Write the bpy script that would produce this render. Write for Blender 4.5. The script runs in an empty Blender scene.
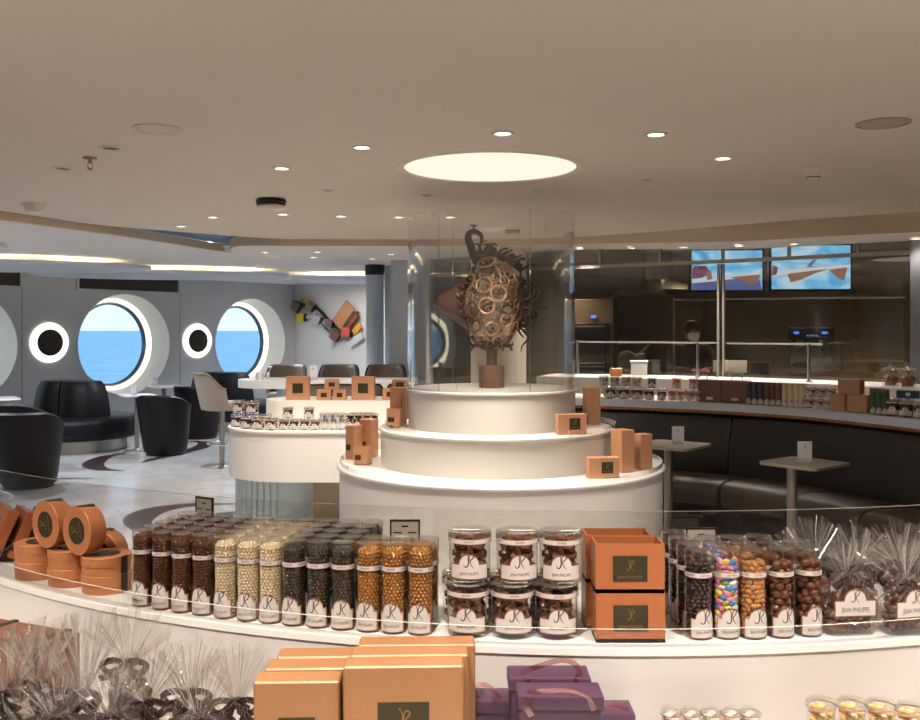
SKY = 1.5
K_LAMP = 3.4
EXPO = 0.22
GASK = 2.8
LEDS = 12.0
import bpy, bmesh, math, random
from mathutils import Vector, Matrix
from math import sin, cos, pi, radians, sqrt, hypot
rnd = random.Random(7)
S = bpy.context.scene
COL = S.collection
F, HZ, EYE = 950.0, 330.0, 1.55          # focal length in px of a 920 px frame, horizon row, eye height (m)

def at_depth(px, py, d):                  # a surveyed pixel at a known depth -> world point
    return Vector(((px - 460) / F * d, d, EYE - (py - HZ) / F * d))
def on_plane(px, py, z):                  # a surveyed pixel on a known horizontal plane -> world point
    d = (EYE - z) * F / (py - HZ)
    return Vector(((px - 460) / F * d, d, z))

# ------------------------------------------------------------------ materials
def lin(c):
    return tuple(((x / 255) / 12.92 if x / 255 <= 0.04045 else ((x / 255 + 0.055) / 1.055) ** 2.4) for x in c)
MATS = {}
def mat(name, rgb, rough=0.5, metal=0.0, spec=0.5, emit=0.0, ecol=None, noise=0.0, nscale=20.0, bump=0.0, bscale=60.0, coat=0.0, sheen=0.0, trans=0.0, sss=0.0, aniso=None):
    if name in MATS: return MATS[name]
    m = bpy.data.materials.new(name); m.use_nodes = True
    nt = m.node_tree; b = nt.nodes['Principled BSDF']
    c = lin(rgb) + (1,)
    b.inputs['Base Color'].default_value = c
    b.inputs['Roughness'].default_value = rough
    b.inputs['Metallic'].default_value = metal
    b.inputs['Specular IOR Level'].default_value = spec
    b.inputs['Coat Weight'].default_value = coat
    b.inputs['Sheen Weight'].default_value = sheen
    if trans: b.inputs['Transmission Weight'].default_value = trans
    if sss:
        b.inputs['Subsurface Weight'].default_value = sss
        b.inputs['Subsurface Radius'].default_value = (.01, .006, .004)
    if emit:
        b.inputs['Emission Color'].default_value = (lin(ecol) + (1,)) if ecol else c
        b.inputs['Emission Strength'].default_value = emit
    tc = None
    if noise or bump:
        tc = nt.nodes.new('ShaderNodeTexCoord')
    if noise:
        n = nt.nodes.new('ShaderNodeTexNoise'); n.inputs['Scale'].default_value = nscale; n.inputs['Detail'].default_value = 4
        mp = nt.nodes.new('ShaderNodeMapping'); nt.links.new(tc.outputs['Object'], mp.inputs[0])
        if aniso: mp.inputs['Scale'].default_value = aniso
        nt.links.new(mp.outputs[0], n.inputs['Vector'])
        r = nt.nodes.new('ShaderNodeValToRGB')
        r.color_ramp.elements[0].position = .3; r.color_ramp.elements[1].position = .7
        r.color_ramp.elements[0].color = tuple(x * (1 - noise) for x in c[:3]) + (1,)
        r.color_ramp.elements[1].color = tuple(min(1, x * (1 + noise)) for x in c[:3]) + (1,)
        nt.links.new(n.outputs['Fac'], r.inputs[0]); nt.links.new(r.outputs[0], b.inputs['Base Color'])
    if bump:
        n = nt.nodes.new('ShaderNodeTexNoise'); n.inputs['Scale'].default_value = bscale; n.inputs['Detail'].default_value = 3
        nt.links.new(tc.outputs['Object'], n.inputs['Vector'])
        bp = nt.nodes.new('ShaderNodeBump'); bp.inputs['Strength'].default_value = bump; bp.inputs['Distance'].default_value = .01
        nt.links.new(n.outputs['Fac'], bp.inputs['Height']); nt.links.new(bp.outputs[0], b.inputs['Normal'])
    MATS[name] = m
    return m

def clear(name, tint=(1, 1, 1), ior=1.45, rough=0.02, gain=1.0, bump=0.0, bscale=80, base=0.0, gcol=(1, 1, 1)):
    """thin clear sheet: see-through plus a mirror coat that grows at grazing angles"""
    if name in MATS: return MATS[name]
    m = bpy.data.materials.new(name); m.use_nodes = True
    nt = m.node_tree; nt.nodes.clear()
    o = nt.nodes.new('ShaderNodeOutputMaterial'); mx = nt.nodes.new('ShaderNodeMixShader')
    t = nt.nodes.new('ShaderNodeBsdfTransparent'); t.inputs[0].default_value = tuple(tint) + (1,)
    g = nt.nodes.new('ShaderNodeBsdfGlossy'); g.inputs['Roughness'].default_value = rough; g.inputs[0].default_value = tuple(gcol) + (1,)
    fr = nt.nodes.new('ShaderNodeFresnel')
    ge = nt.nodes.new('ShaderNodeNewGeometry'); mi = nt.nodes.new('ShaderNodeMapRange')
    mi.inputs['To Min'].default_value = ior; mi.inputs['To Max'].default_value = 1 / ior
    nt.links.new(ge.outputs['Backfacing'], mi.inputs['Value']); nt.links.new(mi.outputs[0], fr.inputs['IOR'])
    ml = nt.nodes.new('ShaderNodeMath'); ml.operation = 'MULTIPLY_ADD'; ml.use_clamp = True
    ml.inputs[1].default_value = gain; ml.inputs[2].default_value = base
    nt.links.new(fr.outputs[0], ml.inputs[0]); nt.links.new(ml.outputs[0], mx.inputs[0])
    nt.links.new(t.outputs[0], mx.inputs[1]); nt.links.new(g.outputs[0], mx.inputs[2]); nt.links.new(mx.outputs[0], o.inputs[0])
    if bump:
        tc = nt.nodes.new('ShaderNodeTexCoord'); n = nt.nodes.new('ShaderNodeTexNoise')
        n.inputs['Scale'].default_value = bscale; n.inputs['Detail'].default_value = 5
        bp = nt.nodes.new('ShaderNodeBump'); bp.inputs['Strength'].default_value = bump; bp.inputs['Distance'].default_value = .02
        nt.links.new(tc.outputs['Object'], n.inputs['Vector']); nt.links.new(n.outputs['Fac'], bp.inputs['Height'])
        nt.links.new(bp.outputs[0], g.inputs['Normal']); nt.links.new(bp.outputs[0], fr.inputs['Normal'])
    MATS[name] = m
    return m

def glow(name, rgb, strength):
    if name in MATS: return MATS[name]
    m = bpy.data.materials.new(name); m.use_nodes = True
    nt = m.node_tree; nt.nodes.clear()
    o = nt.nodes.new('ShaderNodeOutputMaterial'); e = nt.nodes.new('ShaderNodeEmission')
    e.inputs[0].default_value = lin(rgb) + (1,); e.inputs[1].default_value = strength
    nt.links.new(e.outputs[0], o.inputs[0]); MATS[name] = m
    return m

# ------------------------------------------------------------------ mesh builder
def T(x=0, y=0, z=0, rz=0, rx=0, ry=0, s=1):
    M = Matrix.Translation((x, y, z)) @ Matrix.Rotation(rz, 4, 'Z') @ Matrix.Rotation(ry, 4, 'Y') @ Matrix.Rotation(rx, 4, 'X')
    if s != 1:
        M = M @ (Matrix.Scale(s, 4) if not isinstance(s, tuple) else Matrix.Diagonal((*s, 1)))
    return M
_rb = {}
class MB:
    def __init__(self): self.v = []; self.f = []; self.mi = []
    def add(self, vs, fs, mat=0, M=None):
        k = len(self.v)
        if M is not None: vs = [M @ Vector(p) for p in vs]
        self.v += [tuple(p) for p in vs]
        self.f += [tuple(i + k for i in f) for f in fs]
        self.mi += ([mat] * len(fs) if isinstance(mat, int) else list(mat))
        return self
    def box(self, cx, cy, cz, sx, sy, sz, mat=0, M=None):
        a, b, c = sx / 2, sy / 2, sz / 2
        vs = [(cx + i * a, cy + j * b, cz + k * c) for i in (-1, 1) for j in (-1, 1) for k in (-1, 1)]
        return self.add(vs, [(0, 1, 3, 2), (4, 6, 7, 5), (0, 4, 5, 1), (2, 3, 7, 6), (0, 2, 6, 4), (1, 5, 7, 3)], mat, M)
    def rbox(self, cx, cy, cz, sx, sy, sz, r=.01, seg=2, mat=0, M=None):
        key = (round(sx, 5), round(sy, 5), round(sz, 5), r, seg)
        if key not in _rb:
            bm = bmesh.new(); bmesh.ops.create_cube(bm, size=1, matrix=Matrix.Diagonal((sx, sy, sz, 1)))
            bmesh.ops.bevel(bm, geom=bm.edges[:], offset=r, segments=seg, profile=.5, affect='EDGES')
            bm.verts.index_update()
            _rb[key] = ([v.co.copy() for v in bm.verts], [tuple(v.index for v in f.verts) for f in bm.faces]); bm.free()
        vs, fs = _rb[key]
        o = Vector((cx, cy, cz))
        return self.add([p + o for p in vs], fs, mat, M)
    def lathe(self, prof, seg=32, mat=0, M=None, a0=0.0, a1=2 * pi):
        full = abs(a1 - a0 - 2 * pi) < 1e-6
        n = seg if full else seg + 1
        vs, fs, ms = [], [], []
        for r, z in prof:
            for i in range(n):
                a = a0 + (a1 - a0) * i / seg
                vs.append((r * cos(a), r * sin(a), z))
        for j in range(len(prof) - 1):
            for i in range(seg):
                i2 = (i + 1) % n
                q = [j * n + i, j * n + i2, (j + 1) * n + i2, (j + 1) * n + i]
                if prof[j][0] < 1e-7: q = [q[0], q[2], q[3]]
                elif prof[j + 1][0] < 1e-7: q = [q[0], q[1], q[2]]
                fs.append(tuple(q)); ms.append(mat if isinstance(mat, int) else mat[j])
        return self.add(vs, fs, ms, M)
    def cyl(self, r, z0, z1, seg=24, mat=0, M=None, r1=None):
        r1 = r if r1 is None else r1
        return self.lathe([(0, z0), (r, z0), (r1, z1), (0, z1)], seg, mat, M)
    def tube(self, pts, rad, seg=8, mat=0, M=None, closed=False, cap=True):
        pts = [Vector(p) for p in pts]; n = len(pts)
        rf = rad if callable(rad) else (lambda t: rad)
        vs, fs = [], []
        up = None
        for i, p in enumerate(pts):
            d = (pts[(i + 1) % n] - pts[i - 1]) if closed else (pts[min(i + 1, n - 1)] - pts[max(i - 1, 0)])
            d = d.normalized() if d.length > 1e-9 else Vector((0, 0, 1))
            if up is None:
                up = Vector((0, 0, 1)) if abs(d.z) < .9 else Vector((1, 0, 0))
            u = up - d * up.dot(d)
            if u.length < 1e-6: u = d.orthogonal()
            u.normalize(); up = u; w = d.cross(u)
            r = rf(i / max(n - 1, 1))
            for k in range(seg):
                a = 2 * pi * k / seg
                vs.append(p + u * (r * cos(a)) + w * (r * sin(a)))
        for i in range(n if closed else n - 1):
            for k in range(seg):
                k2 = (k + 1) % seg; j = (i + 1) % n
                fs.append((i * seg + k, i * seg + k2, j * seg + k2, j * seg + k))
        if cap and not closed:
            fs.append(tuple(range(seg))[::-1]); fs.append(tuple((n - 1) * seg + k for k in range(seg)))
        return self.add(vs, fs, mat, M)
    def prism(self, outline, z0, z1, mat=0, M=None):
        n = len(outline)
        vs = [(x, y, z0) for x, y in outline] + [(x, y, z1) for x, y in outline]
        fs = [tuple(range(n))[::-1], tuple(range(n, 2 * n))] + [(i, (i + 1) % n, n + (i + 1) % n, n + i) for i in range(n)]
        return self.add(vs, fs, mat, M)
    def ball(self, c, r, sub=1, mat=0, M=None, jig=0):
        vs, fs = ico(sub)
        rx, ry, rz = r if isinstance(r, tuple) else (r, r, r)
        R = M if M is not None else Matrix.Identity(4)
        o = Vector(c)
        return self.add([o + (R @ Vector((p[0] * rx, p[1] * ry, p[2] * rz))) * (1 + (rnd.uniform(-jig, jig) if jig else 0)) for p in vs], fs, mat)
    def torus(self, R, r, seg=20, seg2=6, mat=0, M=None):
        pts = [(R * cos(2 * pi * i / seg), R * sin(2 * pi * i / seg), 0) for i in range(seg)]
        return self.tube(pts, r, seg2, mat, M, closed=True)
    def strip(self, rows, mat=0, M=None):      # rows: equal-length lists of points
        n = len(rows[0]); vs = [p for r in rows for p in r]
        fs = [(j * n + i, j * n + i + 1, (j + 1) * n + i + 1, (j + 1) * n + i) for j in range(len(rows) - 1) for i in range(n - 1)]
        return self.add(vs, fs, mat, M)
    def band(self, pts, w, t, mat=0, M=None, nrm=None):   # a flat ribbon of width w, thickness t along pts
        pts = [Vector(p) for p in pts]; n = len(pts); rows = []
        wf = w if callable(w) else (lambda s: w)
        for i, p in enumerate(pts):
            d = (pts[min(i + 1, n - 1)] - pts[max(i - 1, 0)]).normalized()
            up = Vector(nrm) if nrm else (Vector((0, 0, 1)) if abs(d.z) < .95 else Vector((0, 1, 0)))
            s = d.cross(up)
            s = s.normalized() if s.length > 1e-6 else d.orthogonal().normalized()
            q = s.cross(d).normalized(); ww = wf(i / max(1, n - 1)) / 2
            rows.append([p + s * ww + q * t / 2, p - s * ww + q * t / 2, p - s * ww - q * t / 2, p + s * ww - q * t / 2, p + s * ww + q * t / 2])
        self.strip(rows, mat, M)
        self.add(rows[0][:4], [(0, 1, 2, 3)], mat, M); self.add(rows[-1][:4], [(3, 2, 1, 0)], mat, M)
        return self
    def mesh(self, name, mats, smooth=True, angle=.6):
        me = bpy.data.meshes.new(name); me.from_pydata(self.v, [], self.f)
        for m in (mats if isinstance(mats, (list, tuple)) else [mats]): me.materials.append(m)
        me.polygons.foreach_set('material_index', self.mi)
        if smooth:
            me.polygons.foreach_set('use_smooth', [True] * len(self.f)); me.set_sharp_from_angle(angle=angle)
        me.update(); return me
    def build(self, name, mats, parent=None, smooth=True, loc=None, rz=0, angle=.6):
        return link(name, self.mesh(name, mats, smooth, angle), parent, loc, rz)
_ico = {}
def ico(sub):
    if sub not in _ico:
        bm = bmesh.new(); bmesh.ops.create_icosphere(bm, subdivisions=sub, radius=1)
        bm.verts.index_update()
        _ico[sub] = ([tuple(v.co) for v in bm.verts], [tuple(v.index for v in f.verts) for f in bm.faces]); bm.free()
    return _ico[sub]
def link(name, me, parent=None, loc=None, rz=0):
    o = bpy.data.objects.new(name, me); COL.objects.link(o)
    if parent is not None: o.parent = parent
    if loc is not None: o.location = loc
    o.rotation_euler.z = rz
    return o
def thing(name, label, cat, loc=(0, 0, 0), rz=0, group=None, kind=None):
    o = bpy.data.objects.new(name, None); COL.objects.link(o)
    o.location = loc; o.rotation_euler = (0, 0, rz); o.empty_display_size = .05
    return tag(o, label, cat, group, kind)
def tag(o, label=None, cat=None, group=None, kind=None):
    if label: o['label'] = label
    if cat: o['category'] = cat
    if group: o['group'] = group
    if kind: o['kind'] = kind
    return o
def struct(o, label=None):
    o['kind'] = 'structure'
    if label: o['label'] = label
    return o
def kids(o): return [c for c in o.children]
def dup(root, loc, rz=0, label=None, group=None, scale=None, rot=None):
    r = root.copy(); COL.objects.link(r); r.location = loc; r.rotation_euler = rot if rot else (0, 0, rz)
    if scale: r.scale = scale
    if label: r['label'] = label
    if group: r['group'] = group
    for ch in kids(root):
        c = ch.copy(); COL.objects.link(c); c.parent = r
        for g in kids(ch):
            d = g.copy(); COL.objects.link(d); d.parent = c
    return r
class Proto:
    """first use moves the built thing itself, later uses copy it with its parts"""
    def __init__(self, root): self.root = root; self.used = False
    def put(self, loc, rz=0, label=None, group=None, scale=None, rot=None):
        r = self.root
        if self.used: return dup(r, loc, rz, label, group, scale, rot)
        self.used = True
        r.location = loc; r.rotation_euler = rot if rot else (0, 0, rz); r.scale = scale or (1, 1, 1)
        if label: r['label'] = label
        if group: r['group'] = group
        return r
def smoothpath(pts, n=8, closed=False):   # Catmull-Rom
    pts = [Vector(p) for p in pts]; out = []; m = len(pts)
    for i in range(m if closed else m - 1):
        p0 = pts[(i - 1) % m] if closed or i > 0 else pts[0] * 2 - pts[1]
        p1, p2 = pts[i], pts[(i + 1) % m]
        p3 = pts[(i + 2) % m] if closed or i + 2 < m else p2 * 2 - p1
        for k in range(n):
            t = k / n
            out.append(.5 * ((2 * p1) + (p2 - p0) * t + (2 * p0 - 5 * p1 + 4 * p2 - p3) * t * t + (3 * p1 - p0 - 3 * p2 + p3) * t ** 3))
    if not closed: out.append(pts[-1])
    return out
def offset2(pts, d):          # offset a 2D polyline to its left by d
    out = []; n = len(pts)
    for i in range(n):
        a, b = Vector(pts[max(i - 1, 0)]), Vector(pts[min(i + 1, n - 1)])
        t = (b - a).normalized(); out.append(Vector((pts[i][0] - t.y * d, pts[i][1] + t.x * d)))
    return out
_txt = {}
def text2d(s, size=1.0):
    """letter outlines of s as flat geometry centred on 0,0, width w"""
    if s not in _txt:
        cu = bpy.data.curves.new('lettering', 'FONT'); cu.body = s; cu.align_x = 'CENTER'; cu.align_y = 'CENTER'; cu.size = 1; cu.resolution_u = 2
        ob = bpy.data.objects.new('lettering', cu); COL.objects.link(ob)
        bpy.context.view_layer.update()
        ev = ob.evaluated_get(bpy.context.evaluated_depsgraph_get()); me = ev.to_mesh()
        _txt[s] = ([tuple(v.co[:2]) for v in me.vertices], [tuple(p.vertices) for p in me.polygons])
        ev.to_mesh_clear(); bpy.data.objects.remove(ob); bpy.data.curves.remove(cu)
    return _txt[s]
# the monogram: a slim script J and P, as strokes in a unit square
def strokes():
    J = smoothpath([(-.16, .50, 0), (-.06, .30, 0), (-.04, .05, 0), (-.04, -.22, 0), (-.14, -.42, 0), (-.30, -.40, 0), (-.33, -.26, 0)], 4)
    P = smoothpath([(.02, .02, 0), (.03, .28, 0), (.14, .46, 0), (.30, .42, 0), (.32, .26, 0), (.18, .08, 0), (.06, -.04, 0), (.14, -.28, 0), (.32, -.52, 0)], 4)
    return [J, P]
def flat_strokes(w=.04):
    vs, fs = [], []
    for st in strokes():
        n = len(st); k = len(vs)
        for i, p in enumerate(st):
            d = (st[min(i + 1, n - 1)] - st[max(i - 1, 0)]).normalized(); t = i / (n - 1)
            ww = w * (.45 + .75 * sin(pi * t)) / 1.2
            s = Vector((-d.y, d.x, 0)) * ww
            vs += [(p.x + s.x, p.y + s.y), (p.x - s.x, p.y - s.y)]
        fs += [(k + 2 * i, k + 2 * i + 1, k + 2 * i + 3, k + 2 * i + 2) for i in range(n - 1)]
    k = len(vs); vs += [(-.2 + .055 * cos(a * pi / 4), .56 + .055 * sin(a * pi / 4)) for a in range(8)]; fs.append(tuple(range(k, k + 8)))
    return vs, fs
FLAT_MONO = flat_strokes()
def put2d(mb, geo, cx, cy, sc, fn, mat, squash=1.0):
    vs, fs = geo
    mb.add([fn(cx + x * sc * squash, cy + y * sc) for x, y in vs], fs, mat)
# ------------------------------------------------------------------ materials used in many places
M_white = mat('white_lacquer', (238, 233, 226), rough=.35, spec=.4)
M_ceil = mat('ceiling_paint', (222, 210, 196), rough=.8, bump=.02, bscale=6)
M_loungeceil = mat('lounge_ceiling_paint', (232, 228, 224), rough=.8)
M_fascia = mat('fascia_paint', (208, 192, 170), rough=.7)
M_blue = mat('recess_paint', (112, 140, 168), rough=.8)
M_wallgrey = mat('wall_panel_grey', (196, 198, 202), rough=.6, noise=.03, nscale=2)
M_wallwhite = mat('wall_white', (222, 224, 228), rough=.7)
M_reveal = mat('porthole_reveal_white', (248, 248, 248), rough=.5)
M_dark = mat('dark_bronze_panel', (46, 38, 30), rough=.6)
M_steel = mat('brushed_steel', (190, 186, 178), rough=.32, metal=1, noise=.06, nscale=8, aniso=(1, 1, 30))
M_chrome = mat('chrome', (220, 220, 220), rough=.12, metal=1)
M_greymetal = mat('satin_grey_metal', (160, 154, 142), rough=.4, metal=.6)
M_black = mat('black_plastic', (18, 17, 17), rough=.4)
M_glass = clear('window_glass', tint=(.97, .985, 1), gain=.8)
M_acryl = clear('clear_acrylic', tint=(.985, .985, .98), gain=1.8, ior=1.49)
M_edge = mat('acrylic_edge', (228, 222, 210), rough=.25, emit=0)
M_lamp = glow('lamp_lens', (255, 240, 214), 9.0)
M_led = glow('cove_led', (255, 232, 180), LEDS)
M_ring = glow('sconce_glow', (255, 246, 228), 1.5)

# ------------------------------------------------------------------ camera
cam = bpy.data.objects.new('camera', bpy.data.cameras.new('camera')); COL.objects.link(cam)
cam.location = (0, 0, EYE); cam.rotation_euler = (pi / 2, 0, 0)
cam.data.sensor_width = 36; cam.data.lens = F / 920 * 36; cam.data.shift_y = -30 / 920
cam.data.clip_start = .05; cam.data.clip_end = 40000
S.camera = cam

# ------------------------------------------------------------------ sky and sea
w = bpy.data.worlds.new('sky'); S.world = w; w.use_nodes = True
nt = w.node_tree; bg = nt.nodes['Background']
tc = nt.nodes.new('ShaderNodeTexCoord'); sp = nt.nodes.new('ShaderNodeSeparateXYZ'); cr = nt.nodes.new('ShaderNodeValToRGB')
nt.links.new(tc.outputs['Generated'], sp.inputs[0]); nt.links.new(sp.outputs[2], cr.inputs[0]); nt.links.new(cr.outputs[0], bg.inputs[0])
e = cr.color_ramp.elements
e[0].position = 0; e[0].color = lin((200, 228, 246)) + (1,); e[1].position = .5; e[1].color = lin((140, 186, 232)) + (1,)
x = e.new(.06); x.color = lin((176, 214, 243)) + (1,)
bg.inputs[1].default_value = SKY
def mat_sea():
    m = mat('sea_water', (60, 140, 200), rough=.6, spec=.2)
    nt = m.node_tree; b = nt.nodes['Principled BSDF']
    tc = nt.nodes.new('ShaderNodeTexCoord'); n = nt.nodes.new('ShaderNodeTexNoise'); n.inputs['Scale'].default_value = .06; n.inputs['Detail'].default_value = 8
    bp = nt.nodes.new('ShaderNodeBump'); bp.inputs['Strength'].default_value = .8; bp.inputs['Distance'].default_value = 6
    nt.links.new(tc.outputs['Object'], n.inputs['Vector']); nt.links.new(n.outputs['Fac'], bp.inputs['Height']); nt.links.new(bp.outputs[0], b.inputs['Normal'])
    r = nt.nodes.new('ShaderNodeValToRGB'); r.color_ramp.elements[0].color = lin((172, 204, 220)) + (1,); r.color_ramp.elements[1].color = lin((212, 230, 238)) + (1,)
    r.color_ramp.elements[0].position = .35; r.color_ramp.elements[1].position = .7
    nt.links.new(n.outputs['Fac'], r.inputs[0]); nt.links.new(r.outputs[0], b.inputs['Base Color'])
    return m
sea = MB()
sea.box(-9000, 15000, -20, 36000, 34000, .5)
struct(sea.build('sea', mat_sea(), smooth=False))

# ------------------------------------------------------------------ floor
def mat_floor(name, c1, c2, rough, tile):
    m = mat(name, c1, rough=rough, spec=.5)
    nt = m.node_tree; b = nt.nodes['Principled BSDF']
    tc = nt.nodes.new('ShaderNodeTexCoord')
    n = nt.nodes.new('ShaderNodeTexNoise'); n.inputs['Scale'].default_value = 2.2; n.inputs['Detail'].default_value = 6
    nt.links.new(tc.outputs['Object'], n.inputs['Vector'])
    r = nt.nodes.new('ShaderNodeValToRGB'); r.color_ramp.elements[0].position = .35; r.color_ramp.elements[1].position = .7
    r.color_ramp.elements[0].color = lin(c1) + (1,); r.color_ramp.elements[1].color = lin(c2) + (1,)
    nt.links.new(n.outputs['Fac'], r.inputs[0])
    out = r.outputs[0]
    if tile:   # thin arcs printed on the tiles: rings of a fish-scale grid, drawn as distance bands
        mp = nt.nodes.new('ShaderNodeMapping'); mp.inputs['Rotation'].default_value = (0, 0, .5); mp.inputs['Scale'].default_value = (3.2, 3.2, 1)
        nt.links.new(tc.outputs['Object'], mp.inputs[0])
        v = nt.nodes.new('ShaderNodeTexVoronoi'); v.voronoi_dimensions = '2D'; v.inputs['Randomness'].default_value = .25; v.inputs['Scale'].default_value = 1
        nt.links.new(mp.outputs[0], v.inputs['Vector'])
        mm = nt.nodes.new('ShaderNodeMath'); mm.operation = 'COMPARE'; mm.inputs[1].default_value = .42; mm.inputs[2].default_value = .018
        nt.links.new(v.outputs['Distance'], mm.inputs[0])
        n2 = nt.nodes.new('ShaderNodeTexNoise'); n2.inputs['Scale'].default_value = 3.5
        nt.links.new(tc.outputs['Object'], n2.inputs['Vector'])
        g = nt.nodes.new('ShaderNodeMath'); g.operation = 'GREATER_THAN'; g.inputs[1].default_value = .48; nt.links.new(n2.outputs['Fac'], g.inputs[0])
        ml = nt.nodes.new('ShaderNodeMath'); ml.operation = 'MULTIPLY'; nt.links.new(mm.outputs[0], ml.inputs[0]); nt.links.new(g.outputs[0], ml.inputs[1])
        mx = nt.nodes.new('ShaderNodeMixRGB'); mx.inputs[2].default_value = lin((110, 98, 92)) + (1,)
        m3 = nt.nodes.new('ShaderNodeMath'); m3.operation = 'MULTIPLY'; m3.inputs[1].default_value = .32; nt.links.new(ml.outputs[0], m3.inputs[0])
        nt.links.new(m3.outputs[0], mx.inputs[0]); nt.links.new(out, mx.inputs[1]); out = mx.outputs[0]
    nt.links.new(out, b.inputs['Base Color'])
    return m
M_floor = mat_floor('lounge_floor_stone', (158, 156, 158), (182, 178, 178), .25, False)
M_tile = mat_floor('printed_floor_tile', (172, 170, 172), (192, 188, 188), .2, True)
M_inlay = mat('dark_floor_inlay', (52, 34, 32), rough=.35)
struct(MB().box(-1.5, 8, -.05, 19, 24, .1).build('floor', M_floor, smooth=False))
wk = [on_plane(*p, 0) for p in ((0, 497), (47, 485), (80, 477.5), (115, 469), (150, 461), (180, 453), (232, 439), (262, 431))]
wk2 = [on_plane(*p, 0) for p in ((262, 488), (209, 499), (160, 507), (115, 516), (60, 528), (0, 545))]
wp = [(p.x, p.y) for p in wk] + [(p.x, p.y) for p in wk2]
wp = [(-6.5, 5.2), (-6.2, 8.2)] + wp + [(-3.6, 5.0)]
struct(MB().prism(wp, 0.0, .0015).build('floor_tile_strip', M_tile, smooth=False))
def inlay(pts, w0, w1):
    p = smoothpath([on_plane(a, b, .003) for a, b in pts], 8); n = len(p) - 1; vs = []; fs = []
    for i, q in enumerate(p):
        d = (p[min(i + 1, n)] - p[max(i - 1, 0)]).normalized(); t = i / n
        ww = w0 + (w1 - w0) * sin(pi * t) ** 1.5
        s = Vector((-d.y, d.x, 0)) * ww / 2; vs += [q + s, q - s]
    fs = [(2 * i, 2 * i + 1, 2 * i + 3, 2 * i + 2) for i in range(n)]
    vs2 = [v - Vector((0, 0, .002)) for v in vs]; k = len(vs)
    m = MB().add(vs + vs2, fs + [(a + k, b + k, c + k, d + k) for a, b, c, d in fs])
    return m
for pts, a, b in (
    ([(128, 452.5), (106, 456.5), (93, 463.5), (101, 469), (122, 470.5)], .05, .24),
    ([(141, 462.5), (157, 458.2), (183, 452), (202, 446.6), (205, 443), (196, 441.3), (176, 442)], .05, .22),
    ([(50, 454.5), (70, 452)], .08, .1), ([(46, 478.3), (92, 478.3)], .03, .05), ([(46, 484.4), (70, 484)], .03, .05),
    ([(234, 503.5), (193, 504.5), (157, 509.5), (139, 518.5), (143, 529), (160, 537)], .04, .26),
    ([(213, 520), (222, 515), (236, 511.5)], .06, .2), ([(283, 526), (299, 522.2), (318, 521.2), (346, 521)], .1, .1),
):
    struct(inlay(pts, a, b).build('floor_inlay', M_inlay, smooth=False))

# ------------------------------------------------------------------ hull wall with portholes
WA, WU, WN = Vector((-5.46, 15.5, 0)), Vector((.559, .829, 0)), Vector((-.829, .559, 0))
def wall_t(px, extra=0):
    k = (px - 460) / F
    return (k * WA.y - WA.x) / (WU.x - k * WU.y)
MW = Matrix((( WU.x, 0, -WN.x, WA.x), (WU.y, 0, -WN.y, WA.y), (0, 1, 0, 0), (0, 0, 0, 1)))   # (u, z, inward) -> world
MW = Matrix(((WU.x, WN.x, 0, WA.x), (WU.y, WN.y, 0, WA.y), (0, 0, 1, 0), (0, 0, 0, 1)))       # (u, outward, z) -> world
TC = wall_t(295); LZ = 2.44                      # corner, lounge ceiling height
HA, HB, GA, GB, HZC, RD = .875, .815, .665, .655, 1.315, .42
holes = [-2.75, 0.0, 2.765]
cells = [(-9.5, -4.1, None), (-4.1, -1.357, holes[0]), (-1.357, 1.40, holes[1]), (1.40, TC, holes[2])]
def holed(mb, u0, u1, uc, a, b, v):
    n = 64; inner = []; outer = []
    angs = [2 * pi * i / n for i in range(n)]
    for cx, cz in ((u0, 0), (u1, 0), (u1, LZ + .05), (u0, LZ + .05)):
        angs.append(math.atan2(cz - HZC, cx - uc) % (2 * pi))
    angs = sorted(set(round(q, 6) for q in angs)); n = len(angs)
    for q in angs:
        c, s = cos(q), sin(q); inner.append((uc + a * c, v, HZC + b * s))
        k = min(((u1 if c > 0 else u0) - uc) / c if abs(c) > 1e-9 else 1e9, ((LZ + .05 if s > 0 else 0) - HZC) / s if abs(s) > 1e-9 else 1e9)
        outer.append((uc + k * c, v, HZC + k * s))
    mb.add(inner + outer, [(i, (i + 1) % n, n + (i + 1) % n, n + i) for i in range(n)], 0, MW)
wl = MB()
for u0, u1, uc in cells:
    if uc is None:
        wl.box((u0 + u1) / 2, RD / 2, LZ / 2, u1 - u0, RD, LZ, 0, MW)
    else:
        holed(wl, u0, u1, uc, HA, HB, 0); holed(wl, u0, u1, uc, GA + .06, GB + .06, RD + .02)
struct(wl.build('wall_left', M_wallgrey, smooth=False))
M_gasket = mat('glowing_cream_gasket', (250, 240, 212), rough=.5, emit=GASK)  # gasket given a glow of its own to brighten the reveal
M_wframe = mat('porthole_frame_grey', (104, 118, 130), rough=.4, metal=.3)
def ell(a, b, v, n=64): return [(a * cos(2 * pi * i / n), v, b * sin(2 * pi * i / n)) for i in range(n + 1)]
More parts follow.
